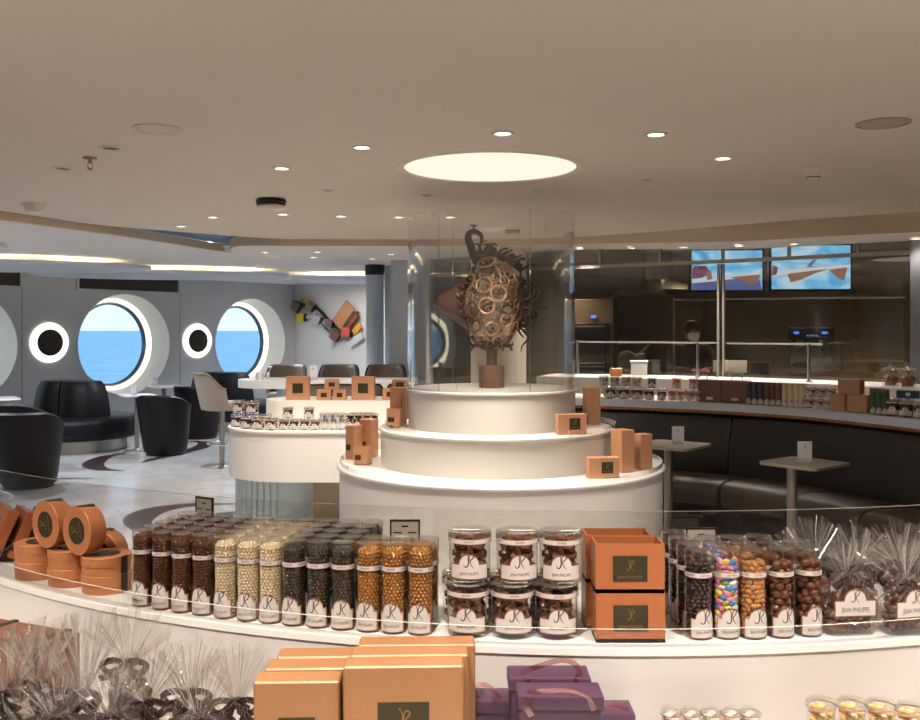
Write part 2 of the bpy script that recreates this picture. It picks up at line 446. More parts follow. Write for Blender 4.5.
for i, uc in enumerate(holes):
    Mx = MW @ Matrix.Translation((uc, 0, HZC))
    wn = struct(MB().strip([ell(HA + .012, HB + .012, -.012), ell(HA, HB, -.014), ell(HA, HB, 0), ell(GA + .10, GB + .10, RD - .1)], 0, Mx).build('window_%d' % (i + 1), M_reveal))
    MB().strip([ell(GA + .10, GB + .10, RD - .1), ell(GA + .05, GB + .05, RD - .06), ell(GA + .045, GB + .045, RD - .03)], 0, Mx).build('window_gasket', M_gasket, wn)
    MB().strip([ell(GA + .05, GB + .05, RD - .035), ell(GA + .02, GB + .02, RD - .05), ell(GA, GB, RD - .03), ell(GA, GB, RD + .03), ell(GA + .07, GB + .07, RD + .04)], 0, Mx).build('window_frame', M_wframe, wn)
    g = ell(GA + .01, GB + .01, RD)[:-1]
    MB().add(g + [(x, y + .012, z) for x, y, z in g], [tuple(range(64)), tuple(range(127, 63, -1))], 0, Mx).build('window_glass', M_glass, wn)
# round wall lamps between the portholes
for u, lab in ((wall_t(49), 'round wall lamp with a glowing white ring, between the cut-off porthole and the middle porthole'), (wall_t(197), 'round wall lamp with a glowing white ring, between the two whole portholes')):
    R = MW @ Matrix.Translation((u, 0, 1.36)) @ Matrix.Rotation(pi / 2, 4, 'X')
    t = thing('wall_lamp', lab, 'wall lamp', (0, 0, 0), group='round wall lamps')
    MB().lathe([(0, .0), (.3, .0), (.305, .012), (.295, .03), (.2, .034), (.19, .02), (0, .02)], 40, 0, R @ Matrix.Scale(1.06, 4, (1, 0, 0))).build('glow_ring', M_ring, t)
    MB().lathe([(0, .02), (.2, .02), (.2, .036), (.17, .05), (0, .052)], 40, 0, R @ Matrix.Scale(1.06, 4, (1, 0, 0))).build('lamp_disc', M_dark, t)
# dark panels above the portholes
for a, b, lab in ((-34, 19, 'dark bronze panel above the cut-off porthole'), (78, 177, 'long dark bronze panel right above the middle porthole')):
    u0, u1 = wall_t(a), wall_t(b)
    t = thing('wall_panel', lab, 'wall panel', (0, 0, 0))
    MB().box((u0 + u1) / 2, -.012, 2.31, u1 - u0, .02, .235, 0, MW).build('dark_board', M_dark, t, smooth=False)
    fr = MB()
    for z in (2.185, 2.432): fr.box((u0 + u1) / 2, -.02, z, u1 - u0 + .06, .045, .022, 0, MW)
    for u in (u0 - .02, u1 + .02): fr.box(u, -.02, 2.31, .03, .045, .26, 0, MW)
    fr.build('panel_frame', M_wallgrey, t, smooth=False)
# joints of the wall boards
for k, px in enumerate((22, 180)):
    struct(MB().box(wall_t(px), -.003, LZ / 2, .008, .006, LZ, 0, MW).build('trim_%d' % (k + 1), mat('joint_grey', (150, 148, 146), rough=.7), smooth=False))
CORN = WA + WU * TC
FW, FN = Vector((.829, -.559, 0)), Vector((.559, .829, 0))
MF = Matrix(((FW.x, FN.x, 0, CORN.x), (FW.y, FN.y, 0, CORN.y), (0, 0, 1, 0), (0, 0, 0, 1)))  # far wall (u, outward, z)
struct(MB().box(4.9, .1, LZ / 2, 9.8, .2, LZ, 0, MF).build('wall_far', M_wallwhite, smooth=False))
struct(MB().box(-9.9, 3.0, LZ / 2, .2, 14, LZ).build('wall_side', M_wallgrey, smooth=False))
struct(MB().box(-2.5, -3, 1.22, 15, .2, 2.44).build('wall_back', mat('back_wall', (196, 184, 168), rough=.7), smooth=False))
struct(MB().box(4.95, 1.5, 1.22, .2, 9.2, 2.44).build('wall_right', mat('right_wall', (120, 104, 88), rough=.6), smooth=False))
# partition and the two columns
struct(MB().box(-.62, 12.2, LZ / 2, .53, .12, LZ).box(-.36, 11.36, LZ / 2, .04, 1.7, LZ).build('wall_partition', M_wallwhite, smooth=False))
struct(MB().lathe([(0, 0), (.12, 0), (.12, 2.30), (.135, 2.30), (.135, 2.44), (0, 2.44)], 32, [0, 0, 1, 1, 1], T(-1.165, 13.0, 0)).build('column', [mat('grey_column', (206, 212, 218), rough=.5), M_dark]))
struct(MB().box(-.97, 13.2, LZ / 2, .14, .1, LZ).build('wall_return', M_wallwhite, smooth=False))
struct(MB().cyl(.265, 0, 2.4, 40, 0, T(.37, 9.1, 0)).build('column', mat('cream_column', (226, 218, 204), rough=.5)))

# ------------------------------------------------------------------ ceilings
CZ = 2.38
near = [(-2.28, 9.5, .77), (-2.17, 8.97, .77), (-1.97, 8.7, .77), (-1.465, 8.7, .77), (-.458, 8.7, .77), (.364, 8.65, .77), (1.03, 8.5, .77), (1.68, 8.0, .735), (2.20, 7.5, .70), (2.74, 7.03, .695), (3.235, 6.68, .69), (3.7, 6.3, .69), (4.85, 5.3, .69)]
far = [(-2.28, 9.56), (-2.17, 10.0), (-1.97, 10.4), (-1.465, 10.45), (-.458, 10.45), (.35, 9.75), (1.10, 9.15), (1.75, 8.70), (2.41, 8.25), (2.97, 7.79), (3.525, 7.33), (4.0, 6.9), (4.9, 6.1)]
def sm(l, n=5):
    return smoothpath([Vector(p) if len(p) == 3 else Vector((*p, 0)) for p in l], n)
nearS, farS = sm(near), sm(far)
edge = [on_plane(px, py, CZ) for px, py in ((0, 211), (50, 218.2), (100, 225), (170, 231), (245, 237))]
edge = [Vector((-9.8, -.5, 0)), Vector((-6.6, 1.2, 0)), Vector((-4.9, 3.4, 0)), Vector((-3.62, 5.7, 0))] + edge
edgeS = smoothpath([Vector((p.x, p.y, 0)) for p in edge], 6)
out = [(p.x, p.y) for p in edgeS] + [(p.x, p.y) for p in nearS[14:]] + [(4.85, -2.9), (-9.8, -2.9)]
struct(MB().prism(out, CZ, CZ + .05).build('ceiling', M_ceil, smooth=False))
struct(MB().box(-1.5, 8.2, LZ + .05, 17, 23, .1).build('ceiling_lounge', M_loungeceil, smooth=False))
sf = MB(); n = len(nearS)
sf.strip([[Vector((p.x, p.y, EYE + p.z)) for p in nearS], [Vector((q.x, q.y, EYE + p.z)) for p, q in zip(nearS, farS)]], 1)
sf.strip([[Vector((p.x, p.y, CZ + .03)) for p in nearS], [Vector((p.x, p.y, EYE + p.z)) for p in nearS]], 0)
sf.strip([[Vector((p.x, p.y, CZ + .05)) for p in farS], [Vector((q.x, q.y, EYE + p.z)) for p, q in zip(nearS, farS)]], 0)
sf.strip([[Vector((p.x, p.y, CZ + .03)) for p in nearS], [Vector((p.x, p.y, CZ + .05)) for p in farS]], 0)
sf.add([(nearS[0].x, nearS[0].y, CZ), (nearS[0].x, nearS[0].y, 2.32), (farS[0].x, farS[0].y, 2.32), (farS[0].x, farS[0].y, CZ)], [(0, 1, 2, 3)], 0)
struct(sf.build('ceiling_soffit', [M_fascia, M_loungeceil]))
# hanging fascia that leaves the ceiling edge and the blue recess between the two
drop = [Vector((p.x - .02, p.y, 0)) for p in edgeS[:-12]]
bl = [on_plane(px, py, EYE + .77) for px, py in ((112, 235), (135, 238.2), (160, 242), (185, 246), (210, 250), (250, 255), (300, 260))]
dropS = drop[:-7] + smoothpath([drop[-7]] + [Vector((p.x, p.y, 0)) for p in bl], 5)
fa = MB(); o2 = [Vector((p.x, p.y, 0)) for p in offset2([(p.x, p.y) for p in dropS], .06)]
zt, zb = EYE + .845, EYE + .775
fa.strip([[p + Vector((0, 0, z)) for p in row] for row, z in ((dropS, zt), (dropS, zb), (o2, zb), (o2, zt))], 0)
struct(fa.build('ceiling_fascia', M_fascia))
rec = [(p.x, p.y) for p in dropS[len(drop) - 9:]]
rc = [(p.x + .12, p.y + 1.0) for p in dropS[len(drop) - 9:]] + [(-1.3, 10.3), (-1.3, 8.6)] + [(p.x, p.y) for p in reversed(edgeS[-14:])]
struct(MB().prism(rc, 2.425, 2.436).build('ceiling_recess', M_blue, smooth=False))
# lens-shaped panels hung under the lounge ceiling, lit from their upper rim
for cx, cy, a, b, rz in ((-6.0, 8.6, 1.75, .6, .25), (-6.15, 11.65, 2.25, .8, .3), (-4.3, 13.7, 1.8, .65, .2), (-1.25, 15.1, 1.6, .6, .12)):
    pn = struct(MB().lathe([(0, 2.285), (.6, 2.290), (.9, 2.305), (.985, 2.322), (1, 2.332), (1, 2.378), (.97, 2.382), (.9, 2.382), (.9, 2.35), (0, 2.35)], 72, 0, T(cx, cy, 0, rz, s=(a, b, 1))).build('ceiling_panel', mat('hung_panel_blue_lit', (218, 224, 236), rough=.7)))  # bluish light from below is put into the panel colour
    MB().lathe([(.66, 2.352), (.76, 2.352), (.76, 2.378), (.66, 2.378), (.66, 2.352)], 72, 0, T(cx, cy, 0, rz, s=(a, b, 1))).build('led_strip', M_led, pn)
    MB().lathe([(.35, 2.36), (.37, 2.44), (.3, 2.44), (.3, 2.36)], 24, 0, T(cx, cy, 0, rz, s=(a, b, 1))).build('panel_mount', M_loungeceil, pn)
# ------------------------------------------------------------------ lamps and ceiling fittings
M_trim = mat('lamp_trim_white', (226, 220, 210), rough=.4)
M_off = mat('lamp_off', (90, 84, 78), rough=.3, metal=.5)
WARM = (1.0, .905, .79)
def spot(loc, power, ang=110, blend=.8, col=WARM, r=.05, aim=None):
    l = bpy.data.lights.new('lamp_or_fill_beam', 'SPOT'); l.energy = power * K_LAMP; l.spot_size = radians(ang); l.spot_blend = blend; l.color = col; l.shadow_soft_size = r
    o = bpy.data.objects.new('lamp_or_fill_beam', l); COL.objects.link(o); o.location = loc
    if aim is not None: o.rotation_euler = (Vector(aim) - Vector(loc)).to_track_quat('-Z', 'Y').to_euler()
    return o
def downlight(name, lens):
    t = thing(name, None, None)
    MB().lathe([(.033, .004), (.036, -.004), (.047, -.004), (.05, .0), (.05, .004)], 32).build('trim_ring', M_trim, t)
    MB().lathe([(0, .002), (.034, .002), (.034, .006), (0, .006)], 24).build('lens', lens, t)
    return t
P_on = Proto(downlight('downlight', M_lamp)); P_off = Proto(downlight('downlight', M_off))
near_of = {
    (503, 133): 'lit downlight just in front of the big round ceiling light, towards the viewer', (656, 134): 'lit downlight nearest the viewer on the kitchen side of the big round light',
    (723, 158): 'lit downlight between the smoke detector and the big round light', (362, 147): 'lit downlight on the window side of the big round light, nearest it', (282, 168): 'lit downlight between the black ceiling fitting and the white cover plate',
    (213, 217): 'lit downlight in the row near the curved ceiling edge, second from the blue recess', (181, 226): 'lit downlight closest to the curved ceiling edge and the blue recess', (283, 214): 'lit downlight behind the black ceiling fitting',
    (341, 216): 'lit downlight in the far row, between the black fitting and the clear cylinder', (399, 217): 'lit downlight in the far row, just beside the rim of the clear cylinder', (450, 217): 'lit downlight in the far row seen through the clear cylinder'}
for (px, py), lab in near_of.items():
    p = on_plane(px, py, CZ)
    tag(P_on.put((p.x, p.y, CZ - .002), 0, lab), None, 'downlight', 'lit downlights in the main ceiling')
    spot((p.x, p.y, CZ - .02), 20, ang=78 if py < 200 else 108)
for (px, py), lab in {(646.5, 180): 'small unlit downlight behind the smoke detector, on the kitchen side', (539, 191): 'small unlit downlight just beyond the big round light', (427, 195): 'small unlit downlight beyond the big round light, above the clear cylinder rim',
                      (327.5, 190): 'small unlit downlight between the black fitting and the big round light', (62.5, 168): 'unlit downlight beside the brass sprinkler, farther from the big light', (111, 147.5): 'unlit downlight near the brass sprinkler and the white cover plate'}.items():
    p = on_plane(px, py, CZ); s = .75 if py > 175 else 1.05
    tag(P_off.put((p.x, p.y, CZ - .002), 0, lab, None, (s, s, 1)), None, 'downlight', 'unlit downlights in the main ceiling')
def soffit_h(px):
    for a, b in zip(((575, .77), (660, .735), (739, .70), (830, .695)), ((660, .735), (739, .70), (830, .695), (920, .69))):
        if a[0] <= px <= b[0]: return a[1] + (b[1] - a[1]) * (px - a[0]) / (b[0] - a[0])
    return .77
ords = ['first', 'second', 'third', 'fourth', 'fifth', 'sixth', 'seventh', 'eighth', 'ninth', 'tenth', 'eleventh', 'twelfth', 'thirteenth', 'fourteenth', 'fifteenth', 'sixteenth']
for i, (px, py) in enumerate(((580, 248), (632, 247), (684, 246.5), (739, 245), (794, 243), (916, 238))):
    h = soffit_h(px); p = at_depth(px, py, h * F / (HZ - py))
    tag(P_on.put((p.x, p.y, p.z - .006), 0, ('lit soffit downlight over the kitchen front, %s from the clear cylinder' % ords[i]), None, (.9, .9, 1)), None, 'downlight', 'downlights in the soffit over the kitchen front')
    spot((p.x, p.y, p.z - .03), 19 if i < 5 else 3)
for i, (px, py) in enumerate(((265, 252), (317.5, 251.5), (391, 254), (313, 257), (372, 258.5))):
    p = at_depth(px, py, .77 * F / (HZ - py))
    tag(P_on.put((p.x, p.y, p.z - .003), 0, 'lit downlight under the white soffit with the rounded end, %s from that end' % ords[i], None, (.85, .85, 1)), None, 'downlight', 'downlights in the rounded white soffit')
    spot((p.x, p.y, p.z - .03), 12)
for px, py, lab in ((211, 243.5, 'lit downlight in the dark blue recess'), (306, 279, 'far lit downlight near the corner behind the wall sculpture'), (340, 279, 'far lit downlight above the wall sculpture')):
    z = 2.425 if px == 211 else LZ; p = on_plane(px, py, z)
    tag(P_on.put((p.x, p.y, z - .003), 0, lab), None, 'downlight')
    spot((p.x, p.y, z - .02), 12, aim=None if px == 211 else (p.x + .3, p.y + .9, 1.2))
# the same lamps go on behind and above the viewer
for x, y in ((-2.2, 1.9), (-1.2, 1.4), (-.2, 1.2), (.8, 1.25), (1.8, 1.7), (-2.6, .2), (-.8, -.4), (1.0, -.4), (2.8, .4), (3.4, 2.4), (3.9, 4.0)):
    spot((x, y, CZ - .02), 42 if y < 2 else 16, ang=98)
for x, y in ((-5.2, 6.2), (-4.3, 10.2), (-5.6, 10.0), (-3.0, 12.6), (-4.8, 13.2), (-2.4, 15.6), (-.9, 14.2)):
    spot((x, y, LZ - .12), 46, col=(.86, .94, 1.0), ang=140)  # bluish fill lamps added without fittings, standing in for daylight
# big round light over the display
p = on_plane(490, 167.5, CZ); rr = .470
t = thing('ceiling_light', 'big round glowing disc light in the ceiling above the tiered display', 'ceiling light', (p.x, p.y, CZ))
MB().lathe([(rr - .035, .0), (rr - .03, -.006), (rr, -.008), (rr + .012, 0)], 72).build('rim', mat('light_rim', (236, 224, 204), rough=.5), t)
MB().lathe([(0, -.003), (rr - .032, -.003), (rr - .032, .0), (0, .0)], 72).build('diffuser', glow('disc_diffuser', (255, 240, 220), .95), t)
spot((p.x, p.y, CZ - .03), 62, ang=150, r=.35)
# white flush plates, smoke detectors, sprinklers, black fitting
def at_c(px, py): q = on_plane(px, py, CZ); return (q.x, q.y, CZ)
for (px, py, r), lab in {(157, 128.5, .1): 'round white flush cover plate in the ceiling, nearest the sprinkler', (883, 123, .105): 'round flush ceiling speaker near the smoke detector, above the kitchen side'}.items():
    o = MB().lathe([(0, -.006), (r * .8, -.006), (r * .82, -.003), (r * .86, -.003), (r * .88, -.007), (r, -.005), (r, 0), (0, 0)], 40).build('ceiling_plate' if px < 400 else 'ceiling_speaker', M_ceil if px < 400 else mat('speaker_cloth', (176, 158, 138), rough=.9), loc=at_c(px, py))
    tag(o, lab, 'ceiling plate' if px < 400 else 'speaker')
def detector(px, py, z, s, lab, n):
    q = on_plane(px, py, z); t = thing('smoke_detector', lab, 'smoke detector', (q.x, q.y, z), group=None)
    MB().lathe([(0, -.012 * s), (.055 * s, -.012 * s), (.06 * s, -.005 * s), (.06 * s, 0), (0, 0)], 32).build('mounting_base', M_trim, t)
    MB().lathe([(0, -.05 * s), (.02 * s, -.05 * s), (.036 * s, -.042 * s), (.045 * s, -.024 * s), (.048 * s, -.012 * s), (0, -.012 * s)], 32).build('sensor_head', M_trim, t)
    if n: MB().lathe([(.030 * s, -.0462 * s), (.034 * s, -.0442 * s), (.037 * s, -.0422 * s)], 32).build('sensor_slot', M_black, t)
detector(813, 169, CZ, 1.0, 'white smoke detector with a dark slot, on the ceiling on the kitchen side', True)
detector(34, 203.5, CZ, 1.35, 'plain white cone-shaped detector near the curved ceiling edge on the window side', False)
detector(229, 246, EYE + .80, 1.0, 'small white detector at the tip of the rounded white soffit', False)
def sprinkler(px, py, z, lab, m):
    q = on_plane(px, py, z); t = thing('ceiling_sprinkler', lab, 'sprinkler', (q.x, q.y, z))
    MB().lathe([(0, -.008), (.03, -.008), (.033, -.002), (.033, 0), (0, 0)], 24).build('escutcheon', m, t)
    b = MB().cyl(.009, -.028, -.006, 12)
    for s in (-1, 1): b.tube([(s * .009, 0, -.026), (s * .013, 0, -.04), (s * .004, 0, -.055)], .0025, 6)
    b.build('sprinkler_body', m, t)
    MB().lathe([(0, -.06), (.012, -.06), (.012, -.054), (0, -.054)], 16).build('deflector', m, t)
M_brass = mat('brass', (176, 142, 90), rough=.3, metal=1)
sprinkler(90, 157.5, CZ, 'brass sprinkler head hanging between two unlit downlights', M_brass)
sprinkler(474, 225, CZ, 'small dark sprinkler head behind the top of the clear cylinder', M_off)
q = on_plane(271, 199, CZ); t = thing('ceiling_fitting', 'black round fitting with a pale disc below, hung on the ceiling', 'ceiling fitting', (q.x, q.y, CZ))
MB().lathe([(0, 0), (.08, 0), (.095, -.012), (.095, -.03), (.085, -.036), (0, -.036)], 36).build('housing', M_black, t)
MB().lathe([(0, -.036), (.07, -.036), (.09, -.042), (.09, -.05), (.06, -.058), (0, -.06)], 36).build('pale_disc', mat('fitting_disc', (190, 176, 158), rough=.5), t)
for a in range(3): MB().box(.075 * cos(a * 2.1), .075 * sin(a * 2.1), -.018, .03, .012, .038).build('clip', M_black, t, smooth=False)
# daylight portals at the glass
for i, uc in enumerate(holes):
    l = bpy.data.lights.new('daylight_portal', 'AREA'); l.shape = 'ELLIPSE'; l.size = 2 * GA; l.size_y = 2 * GB
    l.cycles.is_portal = True
    o = bpy.data.objects.new('daylight_portal', l); COL.objects.link(o)
    o.location = MW @ Vector((uc, RD + .05, HZC)); o.rotation_euler = (-WN).to_track_quat('-Z', 'Y').to_euler()
S.view_settings.view_transform = 'Standard'; S.view_settings.look = 'None'; S.view_settings.gamma = 1; S.view_settings.use_curve_mapping = False
S.view_settings.exposure = EXPO
c = S.cycles
c.use_denoising = True; c.max_bounces = 10; c.diffuse_bounces = 4; c.glossy_bounces = 4; c.transparent_max_bounces = 40; c.transmission_bounces = 6
c.caustics_reflective = False; c.caustics_refractive = False; c.sample_clamp_indirect = 4.0; c.blur_glossy = .5
try: c.denoiser = 'OPENIMAGEDENOISE'
except Exception: pass
# ------------------------------------------------------------------ tiered white display under its clear cylinder
DX, DY = .24, 5.7
tw = thing('tiered_display', 'round three-tier white display plinth under the clear cylinder', 'display plinth', (DX, DY, 0))
def tier(r, z0, z1, dx=0, name='tier'):
    MB().lathe([(0, z0), (r - .014, z0), (r - .014, z0 + .0), (r - .014, z1 - .018), (r - .004, z1 - .016), (r, z1 - .013), (r, z1 - .004), (r - .004, z1), (0, z1)], 128, 0, T(dx)).build(name, M_white, tw)
tier(.97, 0.0, .76); tier(.70, .7605, .975, -.027); tier(.512, .9755, 1.205, -.05)
def fence(r, z, h, a0, a1, name, parent, n=24):   # bent strip of clear acrylic standing on a round tier
    m = MB()
    rows = []
    for rr, zz in ((r, z), (r, z + h), (r - .004, z + h), (r - .004, z)):
        rows.append([(rr * cos(a0 + (a1 - a0) * i / n), rr * sin(a0 + (a1 - a0) * i / n), zz) for i in range(n + 1)])
    m.strip(rows[:2], 0); m.strip(rows[1:3], 1); m.strip(rows[2:], 0)
    for i in (0, n): m.add([q[i] for q in rows], [(0, 1, 2, 3)], 1)
    return m.build(name, [M_acryl, M_edge], parent)
fence(.955, .761, .03, radians(165), radians(252), 'acrylic_fence', tw)
fence(.955, .761, .03, radians(288), radians(385), 'acrylic_fence', tw)
fence(.688, .976, .03, radians(165), radians(225), 'acrylic_fence', tw)
fence(.688, .976, .03, radians(300), radians(385), 'acrylic_fence', tw)

gc = thing('cylinder_cover', 'tall clear acrylic cylinder standing on the top tier around the chocolate fish', 'display cover', (DX - .054, DY, 1.2055))
m = MB(); R0, R1, HH = .5, .492, 1.015
m.lathe([(R1, 0), (R0, 0), (R0, HH), (R1, HH), (R1, 0)], 128, [1, 0, 1, 0])
m.build('cylinder_wall', [M_acryl, M_edge], gc)
for a in (-128, -66, 118):
    MB().box(.496, 0, HH / 2, .010, .004, HH, 0, T(rz=radians(a))).build('glued_seam', clear('seam', tint=(.9, .9, .9), gain=1.5, base=.25), gc, smooth=False)
M_stick = mat('clear_sticker', (226, 220, 212), rough=.4)
for a, z, w_ in ((-128, HH - .025, .10), (72, HH - .03, .1)):
    n = 8; aw = w_ / .5 / 2; rows = [[(.5015 * cos(radians(a) + aw * (2 * i / n - 1)), .5015 * sin(radians(a) + aw * (2 * i / n - 1)), zz) for i in range(n + 1)] for zz in (z - .014, z + .014)]
    rows2 = [[(p[0] * .997, p[1] * .997, p[2]) for p in r] for r in rows]
    MB().strip(rows).strip(rows2).build('rim_sticker', M_stick, gc)

# ------------------------------------------------------------------ the chocolate fish
M_choc = mat('dark_chocolate', (92, 68, 52), rough=.42, noise=.2, nscale=30)
M_choc2 = mat('bronze_chocolate', (168, 130, 102), rough=.32, metal=.15, noise=.2, nscale=40)
M_fin = mat('fin_chocolate', (58, 44, 36), rough=.4)
FC = Vector((.19, 5.70, 1.706)); FA, FB, FD = .172, .175, .272
fr = Vector((DX - .03, DY, 1.2055))
fish = thing('chocolate_fish', 'brown fish sculpture of open chocolate rings with curled fins, inside the clear cylinder', 'sculpture', fr)
rel = FC - fr
lat = MB(); r2 = random.Random(3)
pts = []
for i in range(900):
    u = r2.uniform(-1, 1); a = r2.uniform(0, 2 * pi); c = sqrt(1 - u * u)
    d = Vector((c * cos(a), c * sin(a), u)); p = Vector((d.x * FA, d.y * FB, d.z * FD))
    r = (r2.choice((.052, .046, .040)) if i < 200 else r2.choice((.036, .03, .024, .02)) if i < 520 else r2.choice((.016, .012)))
    if all((p - q).length > (r + s) * .93 for q, s in pts): pts.append((p, r))
for p, r in pts:
    nrm = Vector((p.x / FA ** 2, p.y / FB ** 2, p.z / FD ** 2)).normalized()
    Mx = Matrix.Translation(rel + p) @ nrm.to_track_quat('Z', 'Y').to_matrix().to_4x4()
    lat.torus(r, .0078 if r > .028 else .0055, 22 if r > .02 else 12, 6, r2.choice((0, 0, 1)), Mx)
    if r > .032 and r2.random() < .6:      # tripod of drops inside the bigger rings
        for k in range(3):
            a = k * 2.094 + r2.random(); lat.ball((Mx @ Vector((cos(a) * r * .42, sin(a) * r * .42, -.004))), r * .3, 1, 1)
lat.build('ring_lattice_body', [M_choc2, M_choc], fish)
# pointed face: a folded leaf of chocolate
def cone_face():
    m = MB(); rows = []
    tip = rel + Vector((-.355, -.05, .012))
    for j in range(9):
        t = j / 8; c = tip.lerp(rel + Vector((-.10, -.01, 0)), t); ry = .10 * t ** .8; rz = .185 * t ** .85
        rows.append([c + Vector((0.0 - .03 * cos(2 * pi * k / 24) ** 2 * t, ry * cos(2 * pi * k / 24), rz * sin(2 * pi * k / 24))) for k in range(25)])
    m.strip(rows); return m
cone_face().build('pointed_face', mat('face_chocolate', (100, 74, 58), rough=.4, noise=.15, nscale=25), fish)
MB().ball(rel + Vector((-.20, -.10, .05)), .016, 2).build('eye', mat('eye_amber', (160, 110, 70), rough=.2), fish)
mo = MB(); mo.tube(smoothpath([rel + Vector(p) for p in ((-.345, -.085, -.0), (-.27, -.12, -.03), (-.2, -.135, -.075))], 5), .004, 6); mo.build('mouth_line', M_fin, fish)
def curl(m, base, d, up, L, r0, turns=1.0, flat=1.0, mat=0, n=16):
    base, d, up = Vector(base), Vector(d).normalized(), Vector(up).normalized()
    pts = []; p = base.copy(); ang = 0
    for i in range(n + 1):
        t = i / n; pts.append(p.copy()); ang += turns * 2 * pi / n * (t ** 1.3) * 1.7
        q = d * cos(ang) + up * sin(ang); p = p + q * (L / n) * (1 - .45 * t)
    m.tube(pts, lambda t: r0 * (1 - .8 * t) + .0015, 6, mat)
cr = MB()
def B(px, py): return rel + Vector(((px - 491.5) / 166.7, 0, -(py - 304) / 166.7))
cr.tube(smoothpath([B(474, 258), B(470.5, 246), B(468, 238), B(470, 233), B(476, 232), B(481, 236), B(481.5, 243), B(478, 247)], 5), lambda t: .02 * (1 - t) ** .8 + .006, 8)
cr.tube(smoothpath([B(472, 262) , B(482, 258), B(495, 255.5), B(508, 261), B(521, 271)], 6), lambda t: .026 - .012 * abs(t - .4) * 2, 8)
rr2 = random.Random(5)
for i in range(17):
    t = i / 16; px = 477 + 43 * t; py = 258 - 3 * sin(pi * t) + 12 * t ** 2
    L = .10 - .035 * t + rr2.uniform(-.015, .02)
    curl(cr, B(px, py) + Vector((0, rr2.uniform(-.05, .05), 0)), (.15 + .75 * t, rr2.uniform(-.25, .25), 1 - .55 * t), (rr2.choice((-1, 1, 1)), .1, .1), L * 1.5, .010, rr2.choice((.35, .8, 1.15, 1.3)))
cr.build('crest_fin', M_fin, fish)
tl = MB()
for i in range(30):
    a = radians(-75 + 150 * (i / 29)); L = .095 + .04 * cos(a) + rr2.uniform(-.015, .025)
    b = rel + Vector((.168 - .03 * abs(sin(a)), rr2.uniform(-.03, .03), .01 + .10 * sin(a)))
    curl(tl, b, (cos(a), rr2.uniform(-.5, .3), sin(a)), (-sin(a), .2, cos(a) * rr2.choice((-1, 1))), L * 1.45, .011, rr2.choice((.15, .5, .9, 1.2)))
tl.tube(smoothpath([B(523, 330), B(528, 338), B(522, 346), B(521, 352)], 5), lambda t: .008 * (1 - t) + .002, 6)
tl.ball(rel + Vector((.16, 0, .01)), (.045, .04, .10), 2)
tl.build('tail_fin', M_fin, fish)
sf_ = MB()
for i in range(16):
    t = i / 15; b = rel + Vector((-.135 - .02 * sin(pi * t), -.075, .13 - .27 * t))
    curl(sf_, b, (-.5, -.8, rr2.uniform(-.2, .3)), (rr2.choice((-1, 1)), .1, .9), .085, .009, .6)
sf_.build('side_fin', M_fin, fish)
bl_ = MB()
for i in range(18):
    a = 2 * pi * i / 18; curl(bl_, rel + Vector((.085 * cos(a), .08 * sin(a), -.245)), (cos(a), sin(a), -.25), (0, 0, rr2.choice((-1, 1, 1))), .075, .011, .5)
bl_.build('belly_ruffle', M_fin, fish)
MB().lathe([(0, -.0), (.033, 0), (.030, .05), (.034, .085), (.06, .125), (.09, .145), (0, .16)], 32, 0, T(rel.x, rel.y, .133)).build('neck', M_choc, fish)
MB().lathe([(0, 0), (.0745, 0), (.0765, .003), (.0765, .128), (.073, .132), (0, .132)], 48, 0, T(rel.x, rel.y, 0)).build('pedestal', mat('pedestal_chocolate', (112, 84, 68), rough=.5, noise=.12, nscale=12), fish)

# ------------------------------------------------------------------ copper gift boxes
M_copper = mat('copper_paper', (200, 146, 110), rough=.42, metal=.2, noise=.06, nscale=300)
M_copper2 = mat('dark_copper_paper', (182, 110, 68), rough=.4, metal=.25, noise=.06, nscale=260)
M_label = mat('dark_olive_label', (52, 44, 20), rough=.45)
M_goldink = mat('gold_ink', (150, 122, 62), rough=.35, metal=.5)
def giftbox(name, w, d, h, lw=.4, lh=.35, lx=0.0, lz=0.5, label_side=False, copper=None, mono=True, open_top=False, loc=(0, 0, 0), rz=0, label='', group=None, cat='gift box'):
    t = thing(name, label, cat, loc, rz, group)
    mts = [copper or M_copper, M_label]
    m = MB()
    if open_top:
        wt = .004
        m.box(0, 0, .004, w, d, .008)
        m.box(0, -d / 2 + wt / 2, h / 2, w, wt, h); m.box(0, d / 2 - wt / 2, h / 2, w, wt, h)
        m.box(-w / 2 + wt / 2, 0, h / 2, wt, d - 2 * wt, h); m.box(w / 2 - wt / 2, 0, h / 2, wt, d - 2 * wt, h)
        m.box(0, 0, h * .55, w - 2 * wt - .002, d - 2 * wt - .002, .004, 1)  # dark sheet stands in for the shade inside the hollow box
        m.build('box_body', mts, t, smooth=False)
    else:
        m.rbox(0, 0, h / 2, w, d, h, min(.003, h * .05), 1).build('box_body', mts, t)
    W_, H_ = w * lw, h * lh
    lb = MB().box(0, 0, 0, W_, .0016, H_, 0)
    if mono:
        fn = lambda x, y: (x, -.0011, y)
        q = min(W_, H_)
        put2d(lb, FLAT_MONO, 0, q * .12, q * .42, fn, 1)
        put2d(lb, text2d('JEAN PHILIPPE'), 0, -q * .33, W_ * .115, fn, 1)
    lo = lb.build('box_label', [M_label, M_goldink], t, smooth=False)
    if label_side: lo.location = (w / 2 + .0004, lx * d, h * lz); lo.rotation_euler.z = pi / 2; lo.scale = (d / w, 1, 1)
    else: lo.location = (lx * w, -d / 2 - .0004, h * lz)
    return t
z3, z2 = .7605, .9755
